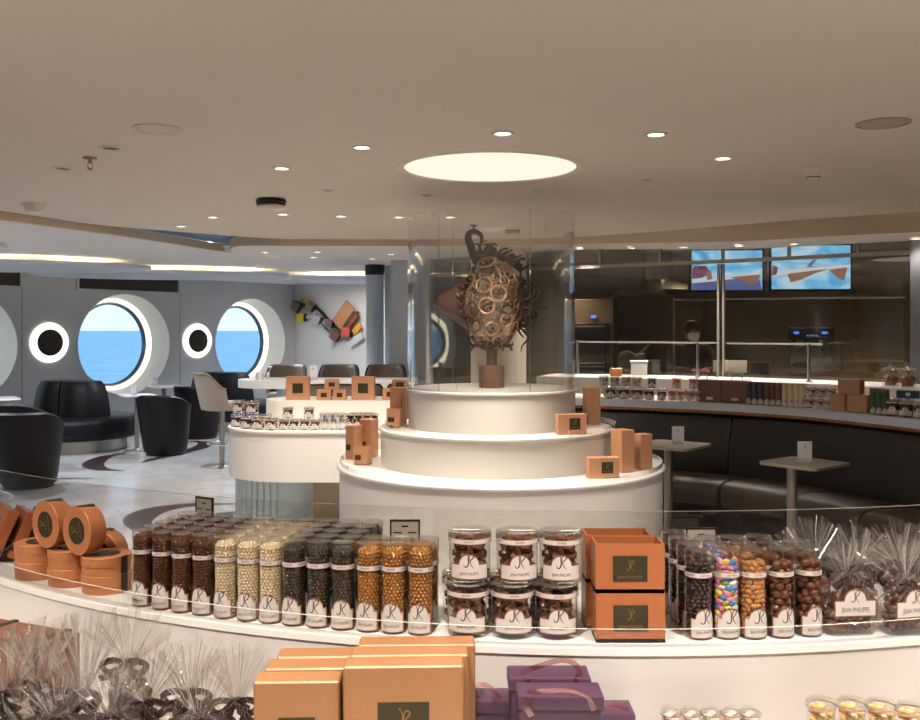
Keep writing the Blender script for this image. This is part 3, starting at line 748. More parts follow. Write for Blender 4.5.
for nm, px, D, w_, d_, h_, z, rz, kw, lab in (
    ('gift_box', 354, 5.84, .062, .10, .205, z3, -.45, dict(lw=.5, lh=.17, lx=-.15, lz=.36), 'slim dark copper gift box at the back of the lowest tier, window side'),
    ('gift_box', 369, 5.92, .085, .09, .235, z3, -.45, dict(lw=.42, lh=.13, lx=-.15, lz=.35), 'tallest copper gift box on the lowest tier, window side'),
    ('gift_box', 363.2, 5.58, .085, .075, .105, z3, -.25, dict(lw=.42, lh=.28, lx=-.22, lz=.42, open_top=True), 'small open copper gift box in front of two taller ones on the lowest tier'),
    ('gift_box', 398.5, 5.78, .08, .075, .225, z2, -.4, dict(lw=.42, lh=.14, lx=-.2, lz=.33), 'tall copper gift box on the middle tier, window side'),
    ('gift_box', 394.5, 5.63, .078, .07, .11, z2, -.2, dict(lw=.5, lh=.25, lx=-.15, lz=.42, open_top=True), 'small open copper gift box in front of the tall one on the middle tier'),
    ('gift_box', 571, 5.24, .165, .055, .112, z2, .22, dict(lw=.38, lh=.56, lx=.08, lz=.52), 'low wide copper gift box on the middle tier, kitchen side'),
    ('gift_box', 591.5, 5.81, .085, .075, .225, z2, .35, dict(lw=.55, lh=.42, lz=.45, label_side=True), 'tall copper gift box standing behind the low wide one on the middle tier'),
    ('gift_box', 602.5, 5.08, .17, .06, .112, z3, .18, dict(lw=.38, lh=.54, lx=.1, lz=.5), 'low wide copper gift box on the lowest tier, kitchen side'),
    ('gift_box', 622.5, 5.30, .09, .10, .235, z3, .5, dict(lw=.55, lh=.42, lz=.45, label_side=True), 'tall copper gift box behind the low wide one on the lowest tier'),
    ('gift_box', 642.5, 5.40, .085, .075, .20, z3, .5, dict(lw=.55, lh=.45, lz=.45, label_side=True), 'copper gift box at the kitchen-side edge of the lowest tier, by the cafe table')):
    giftbox(nm, w_, d_, h_, loc=((px - 460) / F * D, D, z + .0005), rz=rz, label=lab, group='copper gift boxes on the tiered display', **kw)
# ------------------------------------------------------------------ product counter, banquette and the kitchen behind glass
M_ctop = mat('counter_top_white', (226, 222, 216), rough=.35)
M_cedge = mat('counter_edge_grey', (206, 212, 226), rough=.4)
M_copstrip = mat('copper_trim_strip', (150, 96, 58), rough=.35, metal=.6, noise=.35, nscale=12, aniso=(6, 6, 1))
M_leather = mat('brown_black_leather', (17, 12, 10), rough=.5, bump=.05, bscale=90, noise=.1, nscale=5)
M_seat = mat('brown_seat_leather', (64, 52, 44), rough=.45, bump=.05, bscale=90, noise=.08, nscale=5)
cf = [(.45, 7.82), (.81, 7.68), (1.12, 7.57), (1.81, 7.20), (2.10, 6.97), (2.42, 6.61), (2.65, 6.15), (2.80, 5.80), (2.98, 5.2), (3.08, 4.5)]
cfS = [Vector((p.x, p.y)) for p in smoothpath([(*p, 0) for p in cf], 6)]
N = len(cfS)
def off(d): return offset2(cfS, d)        # positive = away from the tiered display (to the kitchen)
def wallstrip(a, b, z0, z1, mb, mat=0):   # solid between two plan curves
    A, Bq = off(a), off(b)
    mb.strip([[(p.x, p.y, z) for p in c] for c, z in ((A, z0), (A, z1), (Bq, z1), (Bq, z0), (A, z0))], mat)
    for i in (0, -1): mb.add([(A[i].x, A[i].y, z0), (A[i].x, A[i].y, z1), (Bq[i].x, Bq[i].y, z1), (Bq[i].x, Bq[i].y, z0)], [(0, 1, 2, 3)], mat)
    return mb
kc = thing('kitchen_counter', 'long curved product counter with a grey front edge behind the dark banquette', 'counter', (0, 0, 0))
wallstrip(0.012, .62, .958, 1.0, MB()).build('worktop', M_ctop, kc)
wallstrip(0.0, .012, .945, 1.001, MB()).build('front_edge', M_cedge, kc)
wallstrip(.02, .06, .922, .945, MB()).build('copper_trim', M_copstrip, kc)
wallstrip(.10, .14, 0, .957, MB()).build('counter_front', M_leather, kc)
wallstrip(.62, .66, .9, 1.115, MB()).build('riser', M_ctop, kc)
wallstrip(.62, 1.25, 1.115, 1.14, MB()).build('upper_ledge', M_ctop, kc)
# banquette: back panels and separate seat cushions
bq = thing('banquette', 'long curved dark brown leather banquette along the front of the product counter', 'banquette', (0, 0, 0))
cuts = [2, 14, 22, 30, 38, N - 1]
def segm(i0, i1, prof, mb, gap=.004, inset=1):
    """sweep a closed (offset, z) profile between two stations of the counter curve"""
    rows = []
    base = cfS[i0:i1 + 1]
    st = []
    for k in range(len(base)):
        a = cfS[max(i0 + k - 1, 0)]; b = cfS[min(i0 + k + 1, N - 1)]; t = (b - a).normalized()
        st.append((base[k], Vector((-t.y, t.x)), t))
    st[0] = (st[0][0] + st[0][2] * gap, st[0][1], st[0][2]); st[-1] = (st[-1][0] - st[-1][2] * gap, st[-1][1], st[-1][2])
    cx = sum(p[0] for p in prof) / len(prof); cz = sum(p[1] for p in prof) / len(prof)
    def row(s, q, sh=0):
        p, n, t = s
        return [(p.x + n.x * (cx + (a - cx) * q) + t.x * sh, p.y + n.y * (cx + (a - cx) * q) + t.y * sh, cz + (z - cz) * q) for a, z in prof + prof[:1]]
    rows.append(row(st[0], .0)); rows.append(row(st[0], .86)); rows.append(row(st[0], .96, .012))
    rows += [row(s, 1) for s in (st[0:1] and [(st[0][0] + st[0][2] * .035, st[0][1], st[0][2])]) + st[1:-1] + [(st[-1][0] - st[-1][2] * .035, st[-1][1], st[-1][2])]]
    rows.append(row(st[-1], .96, -.012)); rows.append(row(st[-1], .86)); rows.append(row(st[-1], 0))
    return mb.strip(rows)
backp = [(.028, .40), (-.07, .40), (-.065, .55), (-.035, .75), (0.0, .88), (.02, .90), (.028, .89)]
seatp = [(-.08, .33), (-.08, .475), (-.12, .49), (-.30, .50), (-.46, .495), (-.52, .475), (-.545, .43), (-.545, .36), (-.53, .33)]
basep = [(-.06, 0.02), (-.06, .33), (-.50, .33), (-.47, .02)]
for i0, i1 in ((2, 22), (22, 46), (46, N - 1)): segm(i0, min(i1, N - 1), backp, MB()).build('back_panel', M_leather, bq)
for i0, i1 in ((4, 16), (16, 25), (25, 34), (34, 43), (43, N - 1)): segm(i0, i1, seatp, MB(), .003).build('seat_cushion', M_seat, bq, angle=1.0)
segm(4, N - 1, basep, MB()).build('base', M_leather, bq)

# cafe tables with their cards
M_ttop = mat('table_top_taupe', (150, 142, 126), rough=.35)
M_card = mat('card_white', (232, 230, 234), rough=.5)
M_ink = mat('dark_ink', (40, 36, 36), rough=.6)
def table(name, lab, loc, s, rz, legoff=(0, 0), h=.75, top=M_ttop, legm=M_greymetal, lr=.03, group=None, thick=.018):
    t = thing(name, lab, 'table', loc, 0, group)
    R = T(rz=rz)
    m = MB(); k = .12 * s; ol = []
    for cx, cy, a0 in ((1, 1, 0), (-1, 1, 90), (-1, -1, 180), (1, -1, 270)):
        for i in range(7):
            a = radians(a0 + 15 * i); ol.append(((s / 2 - k) * cx + k * cos(a), (s / 2 - k) * cy + k * sin(a)))
    m.prism(ol, h - thick, h, 0, R); m.build('table_top', top, t, smooth=False)
    MB().cyl(lr, .012, h - thick, 24, 0, T(*legoff, 0)).build('leg', legm, t)
    br_ = min(.2, s * .42)
    MB().lathe([(0, 0), (br_, 0), (br_, .008), (.05, .014), (.03, .03), (0, .03)], 36, 0, T(*legoff, 0)).build('base', legm, t)
    return t
def card(lab, loc, rz=0, w=.085, h=.125, group='standing menu cards'):
    t = thing('menu_card', lab, 'menu card', loc, rz, group)
    m = MB()
    m.box(0, 0, h / 2, w, .004, h)
    m.box(0, .018, .002, w, .04, .004)
    p = m; fn = lambda x, y: (x, -.0026, y)
    put2d(p, FLAT_MONO, 0, h * .74, h * .17, fn, 1)
    for k in range(4):
        pts = [(-w / 2 + w * i / 12, -.0027, h * (.05 + .035 * k) + .006 * sin(i * .9 + k)) for i in range(13)]
        p.strip([pts, [(x, y, z + .0016) for x, y, z in pts]], 2)
    p.build('card', [M_card, M_ink, mat('mauve_ink', (150, 130, 150), rough=.6)], t, smooth=False)
    return t
a = on_plane(804.5, 462, .75); table('cafe_table', 'square taupe cafe table standing nearest the glass-fronted foreground counter, by the banquette', (a.x, a.y, 0), .40, radians(38), (-.085, -.03), lr=.031, group=None)
b = on_plane(672, 444, .75); table('cafe_table', 'square taupe cafe table close beside the tiered display, by the banquette', (b.x, b.y, 0), .43, radians(52), (-.03, -.02), lr=.03)
card('white menu card standing on the cafe table nearest the foreground counter', (a.x - .0, a.y - .005, .7505), -.05)
card('white menu card standing on the cafe table beside the tiered display', (b.x + .04, b.y - .01, .7505), .05)

# glass front
gl = [(-.33, 10.50), (.35, 9.62), (1.10, 9.1), (1.75, 8.66), (2.41, 8.2), (2.97, 7.74), (3.525, 7.28), (4.0, 6.85), (4.85, 6.05)]
glS = [Vector((p.x, p.y)) for p in smoothpath([(*p, 0) for p in gl], 4)]
M_kglass = clear('kitchen_glass', tint=(.86, .84, .80), ior=1.5, gain=1.6, base=.03)
kf = thing('kitchen_glazing', 'curved glass front of the show kitchen with slim metal rails and posts', 'glass partition', (0, 0, 0))
def along(x):       # point of the glass line at world x
    for p, q in zip(glS, glS[1:]):
        if p.x <= x <= q.x: return p.lerp(q, (x - p.x) / (q.x - p.x)), (q - p).normalized()
def glsolid(mb, z0, z1, th, mat=0, x0=-9, x1=9):
    L = [p for p in glS if x0 <= p.x <= x1]
    A = L; Bq = offset2(L, th)
    mb.strip([[(p.x, p.y, z) for p in c] for c, z in ((A, z0), (A, z1), (Bq, z1), (Bq, z0), (A, z0))], mat); return mb
glsolid(MB(), 1.142, 2.134, .01).build('lower_glass', M_kglass, kf)
glsolid(MB(), 2.166, 2.34, .01).build('transom_glass', M_kglass, kf)
glsolid(MB(), 2.134, 2.166, .03).build('top_rail', M_greymetal, kf)
def px_on_glass(px):
    best = min(glS, key=lambda p: 0); k = (px - 460) / F
    for p, q in zip(glS, glS[1:]):
        f0, f1 = p.x - k * p.y, q.x - k * q.y
        if f0 <= 0 <= f1: return p.lerp(q, -f0 / (f1 - f0)), (q - p).normalized()
for px in (600, 660, 723, 789, 858):
    p, t = px_on_glass(px); MB().box(0, 0, 2.25, .022, .03, .17, 0, T(p.x, p.y, 0, math.atan2(t.y, t.x))).build('transom_post', M_greymetal, kf, smooth=False)
for px, w_, m_ in ((718.5, .018, M_greymetal), (723.5, .014, M_greymetal)):
    p, t = px_on_glass(px); MB().box(0, 0, 1.635, w_, .03, .98, 0, T(p.x, p.y, 0, math.atan2(t.y, t.x))).build('post', m_, kf, smooth=False)
p, t = px_on_glass(721); MB().box(0, .02, 1.635, .02, .01, .98, 0, T(p.x, p.y, 0, math.atan2(t.y, t.x))).build('black_gap', M_black, kf, smooth=False)
p, t = px_on_glass(919); struct(MB().box(0, -.07, 1.73, .10, .1, 1.18, 0, T(p.x + .02, p.y, 0, math.atan2(t.y, t.x))).build('column', mat('pale_blue_grey_post', (104, 106, 114), rough=.5), smooth=False))
# kitchen shell
M_kwall = mat('kitchen_bronze_wall', (128, 114, 92), rough=.35, metal=.5, noise=.12, nscale=2, aniso=(.6, .6, 4))
kb = [(-.6, 12.6), (1.2, 12.2), (2.9, 11.3), (4.6, 9.9), (6.0, 8.2), (6.0, 5.9)]
kw = MB()
for p, q in zip(kb, kb[1:]):
    d = (Vector(q) - Vector(p)); L = d.length
    kw.box(L / 2, .05, 1.22, L, .1, 2.44, 0, T(p[0], p[1], 0, math.atan2(d.y, d.x)))
struct(kw.build('wall_kitchen', M_kwall, smooth=False))
struct(MB().prism([(p.x, p.y) for p in farS[24:]] + [(6.1, 6.1), (6.1, 8.4), (4.6, 10.1), (2.9, 11.5), (.3, 12.4), (-.2, 11.2)], 2.40, 2.43).build('ceiling_kitchen', mat('kitchen_ceiling', (150, 138, 122), rough=.4), smooth=False))
struct(MB().box(5.4, 5.95, 1.22, 1.2, .1, 2.44).build('wall_kitchen_side', M_kwall, smooth=False))
for x, y in ((1.0, 10.6), (2.4, 10.0), (3.6, 9.0), (4.6, 7.6)):
    spot((x, y, 2.39), 58, col=(1, .86, .68), ang=120)  # fill lamps added without fittings to brighten the kitchen
# screens
def mat_screen(name, sx):
    m = bpy.data.materials.new(name); m.use_nodes = True; nt = m.node_tree; nt.nodes.clear()
    o = nt.nodes.new('ShaderNodeOutputMaterial'); e = nt.nodes.new('ShaderNodeEmission'); e.inputs[1].default_value = 1.15
    tc = nt.nodes.new('ShaderNodeTexCoord'); mp = nt.nodes.new('ShaderNodeMapping'); mp.inputs['Location'].default_value = (sx, 0, sx); mp.inputs['Scale'].default_value = (2.0, 1, 4.2); mp.inputs['Rotation'].default_value = (0, .5, 0)
    n = nt.nodes.new('ShaderNodeTexNoise'); n.inputs['Scale'].default_value = 1.6; n.inputs['Detail'].default_value = 3; n.inputs['Distortion'].default_value = 1.2
    r = nt.nodes.new('ShaderNodeValToRGB'); el = r.color_ramp.elements
    el[0].position = .30; el[0].color = lin((60, 150, 220)) + (1,); el[1].position = .62; el[1].color = lin((178, 214, 238)) + (1,)
    k = el.new(.47); k.color = lin((112, 190, 238)) + (1,)
    nt.links.new(tc.outputs['Object'], mp.inputs[0]); nt.links.new(mp.outputs[0], n.inputs['Vector']); nt.links.new(n.outputs['Fac'], r.inputs[0]); nt.links.new(r.outputs[0], e.inputs[0]); nt.links.new(e.outputs[0], o.inputs[0])
    return m
def tv(px0, px1, py0, py1, d, seed, lab, shapes):
    p0, p1 = at_depth(px0, py0, d), at_depth(px1, py1, d); W_, H_ = p1.x - p0.x, p0.z - p1.z
    t = thing('wall_screen', lab, 'screen', ((p0.x + p1.x) / 2, d, p1.z), -.02, 'screens in the show kitchen')
    MB().rbox(0, .03, H_ / 2, W_ + .05, .05, H_ + .05, .006, 1).build('screen_housing', M_black, t)
    s = MB().box(0, 0, H_ / 2, W_, .008, H_, 0)
    for k, (mi, ol) in enumerate(shapes):
        s.add([((x - .5) * W_, -.0045 - .0004 * k, y * H_) for x, y in ol], [tuple(range(len(ol)))], mi)
    s.build('screen_picture', [mat_screen('screen_picture_%d' % seed, seed), glow('screen_brown', (150, 112, 96), .9), glow('screen_pale', (214, 214, 226), 1.0), glow('screen_plum', (120, 70, 100), .9), glow('screen_dusk', (96, 110, 170), .9)], t, smooth=False)
    MB().cyl(.02, H_, 2.40 - p1.z, 12, 0, T(0, .04, 0)).build('hanger', M_black, t)
tv(692, 762, 250.5, 290, 8.75, 3, 'wide wall screen with a blue picture, nearer the clear cylinder', [
    (4, [(0, 0), (1, 0), (.95, .3), (.6, .28), (.3, .22), (0, .17)]), (2, [(0, .17), (.3, .22), (.6, .3), (.98, .38), (.98, .44), (.5, .37), (.2, .28), (0, .22)]),
    (1, [(.55, .32), (.75, .36), (.98, .39), (.93, .22), (.85, .1), (.72, .22)]), (3, [(0, .28), (.13, .3), (.27, .42), (.2, .6), (.05, .62), (0, .55)]), (1, [(.22, .25), (.29, .28), (.27, .5), (.2, .45)])])
tv(772, 850, 245.5, 289, 8.45, 8, 'wide wall screen with a blue picture of a boat, farther from the clear cylinder', [
    (1, [(.18, .40), (.36, .46), (.5, .52), (.8, .50), (.55, .36), (.38, .22), (.24, .15)]), (2, [(.0, .28), (.25, .36), (.6, .44), (1, .5), (1, .56), (.55, .5), (.2, .44), (0, .34)]),
    (3, [(0, .3), (.06, .34), (.08, .5), (.02, .55), (0, .5)]), (4, [(.44, .52), (.5, .52), (.64, .82), (.6, .82)]), (1, [(.72, .44), (.96, .5), (.92, .2), (.84, .25)])])
# stainless equipment seen dimly through the glass
M_kst = mat('kitchen_steel', (150, 144, 130), rough=.25, metal=1, noise=.08, nscale=5, aniso=(1, 1, 12))
def kt(name, lab, cat, px, py, d, group=None): 
    p = at_depth(px, py, d); return thing(name, lab, cat, (p.x, p.y, 0), -.25, group), p
t, p = kt('work_bench', 'long steel work bench across the back of the show kitchen', 'bench', 700, 372, 9.9)
t.rotation_euler.z = -.55
MB().rbox(0, 0, .9, 2.0, .6, .06, .01, 1).build('bench_top', M_kst, t)
MB().box(0, .05, .45, 1.9, .45, .83).build('bench_body', M_kwall, t, smooth=False)
t, p = kt('extractor_hood', 'steel extractor hood with a round duct over the back bench', 'extractor hood', 658, 300, 10.5)
MB().lathe([(0, 1.92), (.55, 1.92), (.55, 1.98), (.16, 2.10), (.16, 2.44), (0, 2.44)], 40).build('hood_canopy', M_kst, t)
t, p = kt('oven', 'tall dark oven stack beside the hood in the show kitchen', 'oven', 592, 330, 11.0)
MB().rbox(0, 0, .95, .55, .6, 1.9, .01, 1).build('oven_body', M_kwall, t)
for z in (.5, 1.0, 1.45): 
    MB().rbox(0, -.305, z, .48, .02, .36, .006, 1).build('oven_door', M_black, t); MB().tube([(-.18, -.34, z + .14), (.18, -.34, z + .14)], .009, 8).build('handle', M_kst, t)
led = MB().box(.05, -.312, 1.70, .06, .006, .03); led.build('blue_display', glow('blue_display', (70, 120, 255), 2.2), t, smooth=False)
# chocolate wheel machine
t, p = kt('tempering_machine', 'chocolate tempering machine with a round wheel and a slanted lever arm', 'machine', 632, 358, 9.35)
hz = 1.141; t.location.z = hz
MB().torus(.088, .006, 36, 8, 0, T(-.05, 0, .115, rx=pi / 2)).build('wheel_rim', M_chrome, t)
MB().cyl(.083, -.01, .01, 36, 0, T(-.05, 0, .115, rx=pi / 2)).build('wheel_disc', M_kst, t)
MB().rbox(.02, .12, .09, .22, .16, .18, .02, 2).build('machine_body', M_kst, t)
MB().tube([(.03, -.03, .15), (.1, -.04, .21), (.17, -.04, .27)], .012, 10).build('lever_arm', M_chrome, t)
MB().cyl(.03, .0, .15, 16, 0, T(.08, -.03, .0)).build('lever_post', M_chrome, t)
o = MB().rbox(0, 0, .06, .145, .1, .12, .004, 1).rbox(0, 0, .126, .16, .11, .016, .004, 1).build('white_bin', M_white); q = at_depth(639, 370, 8.6)
o.location = (q.x, q.y, 1.141); o.rotation_euler.z = -.2; tag(o, 'square white bin on the ledge in front of the tempering machine', 'bin')
q = at_depth(616, 372, 8.45)
o = MB().rbox(0, 0, .035, .10, .08, .07, .006, 1).build('chocolate_box', M_copper2); o.location = (q.x, q.y, 1.141); tag(o, 'small dark copper box on the ledge beside the white bin', 'box')
# coffee machine
p = at_depth(811, 352, 8.35); t = thing('coffee_machine', 'wide steel coffee machine with blue lights on its dark top panel', 'coffee machine', (p.x, p.y, 1.141), -.35)
MB().rbox(0, .1, .04, .36, .34, .08, .01, 2).build('machine_base', M_kst, t)
MB().rbox(0, .2, .2, .36, .16, .26, .01, 2).build('machine_back', M_kst, t)
MB().rbox(0, .08, .375, .38, .38, .10, .012, 2).build('machine_head', M_black, t)
MB().rbox(0, .08, .428, .36, .36, .012, .004, 1).build('warming_tray', M_chrome, t)
for x in (-.09, .09):
    g = MB().cyl(.03, .24, .325, 20, 0, T(x, -.04, 0)).build('brew_group', M_chrome, t)
    MB().tube([(x, -.07, .25), (x, -.16, .245)], .011, 10).build('portafilter_handle', M_black, g)
for x in (-.12, .11): MB().rbox(x, -.113, .385, .045, .004, .02, .002, 1).build('blue_light', glow('blue_light', (60, 110, 255), 2.0), t)
for k in range(4): MB().box(-.03 + k * .025, -.112, .36, .012, .004, .012).build('button', glow('pale_blue_light', (130, 170, 255), 1.0), t, smooth=False)
# card printer / scale and framed picture on the bench line
p = at_depth(730, 369, 8.45); t = thing('label_scale', 'pale grey scale with a tilted display on the kitchen ledge beside the slim posts', 'scale', (p.x, p.y, 1.141), -.3)
MB().rbox(0, 0, .085, .29, .05, .11, .006, 2).build('display', M_ctop, t); MB().rbox(0, .05, .015, .24, .2, .03, .006, 2).build('scale_base', M_greymetal, t); MB().cyl(.012, .03, .09, 12, 0, T(0, .05, 0)).build('stem', M_greymetal, t)
p = at_depth(760, 368, 8.5); t = thing('picture_frame', 'small gilt frame leaning on the kitchen ledge beside the grey scale', 'frame', (p.x, p.y, 1.141), -.2)
fr_ = MB()
for x in (-.085, .085): fr_.box(x, 0, .065, .014, .014, .13)
for z in (.007, .123): fr_.box(0, 0, z, .17, .014, .014)
fr_.build('frame_moulding', M_goldink, t, smooth=False); MB().box(0, .006, .065, .16, .004, .12).build('picture', mat('dark_teal_picture', (40, 54, 58), rough=.3), t, smooth=False)
# sneeze guards: posts with a tinted pane and a top rail
def guard(px0, px1, py, d0, d1, lab, posts):
    a, b = at_depth(px0, py, d0), at_depth(px1, py, d1); t = thing('sneeze_guard', lab, 'sneeze guard', (0, 0, 0))
    h = (a.z + b.z) / 2
    MB().tube([(a.x, a.y, h), (b.x, b.y, h)], .007, 8).build('top_rail', M_steel, t)
    dv = (b - a); 
    MB().add([(a.x, a.y, 1.141), (b.x, b.y, 1.141), (b.x, b.y, h), (a.x, a.y, h)] + [(a.x + .004, a.y + .006, 1.141), (b.x + .004, b.y + .006, 1.141), (b.x + .004, b.y + .006, h), (a.x + .004, a.y + .006, h)], [(0, 1, 2, 3), (7, 6, 5, 4)]).build('guard_pane', M_glass, t, smooth=False)
    for f_ in posts:
        c = a.lerp(b, f_); MB().lathe([(0, 1.141), (.03, 1.141), (.03, 1.15), (.013, 1.155), (.013, h + .005), (.018, h + .01), (0, h + .02)], 16, 0, T(c.x, c.y, 0)).build('post', M_chrome, t)
guard(578, 719, 342.5, 8.75, 8.0, 'low clear sneeze guard with steel posts, on the ledge nearer the clear cylinder', (.0, .86))
guard(727, 822, 344, 7.95, 7.35, 'low clear sneeze guard with one steel post, in front of the coffee machine', (.87,))
# tall inner glass screen with slim posts
for px, d, y0, lab in ((674, 9.0, 298, 'slim steel upright standing in the kitchen behind the sneeze guard'), (906, 7.9, 294, 'slim steel upright near the pale post at the end of the kitchen')):
    p = at_depth(px, y0, d); o = MB().box(0, 0, (p.z + 1.141) / 2, .016, .016, p.z - 1.141).build('steel_upright', M_steel, smooth=False); o.location = (p.x, p.y, 0); tag(o, lab, 'upright')
a_, b_ = at_depth(674, 300, 9.0), at_depth(906, 297, 7.9)
o = MB().tube([a_, b_], .009, 8).build('utensil_rail', M_steel); tag(o, 'thin steel rail running across the kitchen between two uprights', 'rail')
# cook behind the counter, bending over the work
def cook():
    p = at_depth(690, 330, 9.3)
    t = thing('person', 'person in a white face mask and dark brown uniform, bent over the kitchen work top', 'person', (p.x, p.y, 0), 0)
    me = bpy.data.meshes.new('body')
    J = [(0, .16, .88), (0, .13, 1.10), (0, .04, 1.32), (0, -.03, 1.40), (0, -.05, 1.46),            # 0 pelvis 1 waist 2 chest 3 neck base 4 neck top
         (-.17, .02, 1.35), (-.22, -.12, 1.16), (-.10, -.33, 1.17), (-.06, -.37, 1.17),              # 5 shoulder 6 elbow 7 wrist 8 palm
         (.17, .02, 1.35), (.22, -.12, 1.16), (.07, -.34, 1.17), (.03, -.37, 1.17),                    # 9..12
         (-.09, .16, .82), (-.10, .12, .46), (-.10, .18, .07), (-.10, .06, .04),                       # 13..16 leg
         (.09, .16, .82), (.10, .12, .46), (.10, .18, .07), (.10, .06, .04)]
    E = [(0, 1), (1, 2), (2, 3), (3, 4), (2, 5), (5, 6), (6, 7), (7, 8), (2, 9), (9, 10), (10, 11), (11, 12), (0, 13), (13, 14), (14, 15), (15, 16), (0, 17), (17, 18), (18, 19), (19, 20)]
    R = [.14, .13, .15, .07, .05, .07, .048, .032, .03, .07, .048, .032, .03, .09, .06, .045, .035, .09, .06, .045, .035]
    me.from_pydata(J, E, []); b = link('body', me, t); me.materials.append(mat('brown_uniform', (62, 40, 32), rough=.8))
    md = b.modifiers.new('Skin', 'SKIN')
    for i, r in enumerate(R): me.skin_vertices[0].data[i].radius = (r, r * (.75 if i < 3 else 1))
    me.skin_vertices[0].data[0].use_root = True
    s = b.modifiers.new('Sub', 'SUBSURF'); s.levels = 2; s.render_levels = 2; md.use_smooth_shade = True
    skin = mat('skin', (176, 122, 92), rough=.5, sss=.1)
    hc = Vector((0, -.085, 1.535))
    h = MB(); rows = []
    h.ball(hc, (.072, .09, .105), 3)
    h.ball(hc + Vector((0, -.045, -.045)), (.052, .05, .06), 2)
    h.ball(hc + Vector((0, -.094, .0)), (.012, .018, .018), 1)
    for sx in (-1, 1): h.ball(hc + Vector((sx * .074, 0, -.005)), (.01, .018, .028), 1)
    hd = h.build('head', skin, t, angle=3)
    for sx in (-1, 1): MB().ball(hc + Vector((sx * .028, -.082, .018)), .011, 1).build('eye', M_black, hd)
    MB().lathe([(0, .115), (.05, .10), (.085, .06), (.09, .02), (.082, -.0)], 20, 0, T(hc.x, hc.y + .012, hc.z, rx=.35)).ball(hc + Vector((0, .055, -.02)), (.07, .05, .075), 2).build('hair', mat('brown_hair', (84, 52, 34), rough=.6), t)
    MB().ball(hc + Vector((0, -.06, -.045)), (.06, .052, .05), 2).build('face_mask', mat('mask_white', (236, 232, 226), rough=.8), t)
    for sx in (-1, 1):
        hm = MB(); base = Vector((sx * .045, -.385, 1.17))
        hm.ball(base, (.036, .045, .018), 2)
        for k in range(4):
            fx = base.x + (k - 1.5) * .017; L = (.05, .06, .057, .045)[k]
            hm.tube([(fx, base.y - .03, 1.172), (fx, base.y - .03 - L * .55, 1.172), (fx * 1.0, base.y - .03 - L, 1.155)], lambda q: .0085 * (1 - .25 * q), 6)
        hm.tube([(base.x - sx * .03, base.y, 1.172), (base.x - sx * .055, base.y - .03, 1.168), (base.x - sx * .058, base.y - .055, 1.158)], .009, 6)
        hm.build('hand', skin, t)
cook()
# ------------------------------------------------------------------ lounge furniture on the window side
M_navy = mat('dark_navy_leather', (14, 13, 18), rough=.5, spec=.3, bump=.04, bscale=80)
M_taupe = mat('taupe_leather', (150, 132, 116), rough=.45, bump=.04, bscale=80)
M_beige = mat('beige_leather', (160, 148, 138), rough=.45, bump=.04, bscale=80)
M_brownarm = mat('dark_brown_armchair_leather', (24, 17, 17), rough=.5, spec=.3, bump=.04, bscale=80)
def shell(mb, ro_t, ro_b, th, z0, hback, harm, span=125, lean=.05, mat=0, n=36, m=10, flat=.25):
    """bucket chair shell: back at -Y (towards the viewer when rz=0), open to +Y"""
    def ring(inner):
        rows = []
        for j in range(m + 1):
            t = j / m; row = []
            for i in range(n + 1):
                a = radians(-90 + span * (2 * i / n - 1)); q = abs(2 * i / n - 1)
                e = min(1, max(0, (q - flat) / (1 - flat))); top = hback + (harm - hback) * (3 * e * e - 2 * e ** 3)
                z = z0 + (top - z0) * t; r = ro_b + (ro_t - ro_b) * t ** .8 - (th if inner else 0)
                row.append((r * cos(a), r * sin(a) - lean * t, z))
            rows.append(row)
        return rows
    A, B_ = ring(False), ring(True)
    lip = [[((a[0] + b[0]) / 2, (a[1] + b[1]) / 2, a[2] + th * .38) for a, b in zip(A[-1], B_[-1])]]
    mb.strip(A + lip + B_[::-1] + [A[0]], mat)
    for i in (0, -1):
        col = [r[i] for r in A] + [lip[0][i]] + [r[i] for r in B_[::-1]]
        mb.add(col, [tuple(range(len(col)))], mat)
    return mb
def armchair():
    t = thing('armchair', '', 'armchair')
    shell(MB(), .33, .255, .055, .04, .735, .60).build('shell', M_brownarm, t, angle=1.0)
    MB().lathe([(0, .2), (.255, .2), (.268, .22), (.27, .38), (.25, .42), (.2, .435), (0, .44)], 40, 0, T(0, .015, 0)).build('seat_cushion', M_navy, t, angle=1.0)
    MB().cyl(.235, .0, .045, 36).build('plinth_base', M_black, t)
    return t
PA = Proto(armchair())
def floor_at(px, py): p = on_plane(px, py, 0); return (p.x, p.y, 0)
def pb(px, py, r=.27): p = on_plane(px, py, 0); return (p.x, p.y + r, 0)
for (px, py), rz, lab in (((16, 491), .25, 'dark armchair nearest the foreground counter, cut off at the photo edge'), ((15, 473), -.35, 'dark armchair half hidden behind the nearest armchair'),
                          ((158.5, 457), -.1, 'dark armchair seen from behind, standing alone beside the round sofa'), ((195, 440), -.75, 'dark armchair between the lone armchair and the beige bar chair')):
    PA.put(pb(px, py), rz, lab, 'dark armchairs in the lounge')
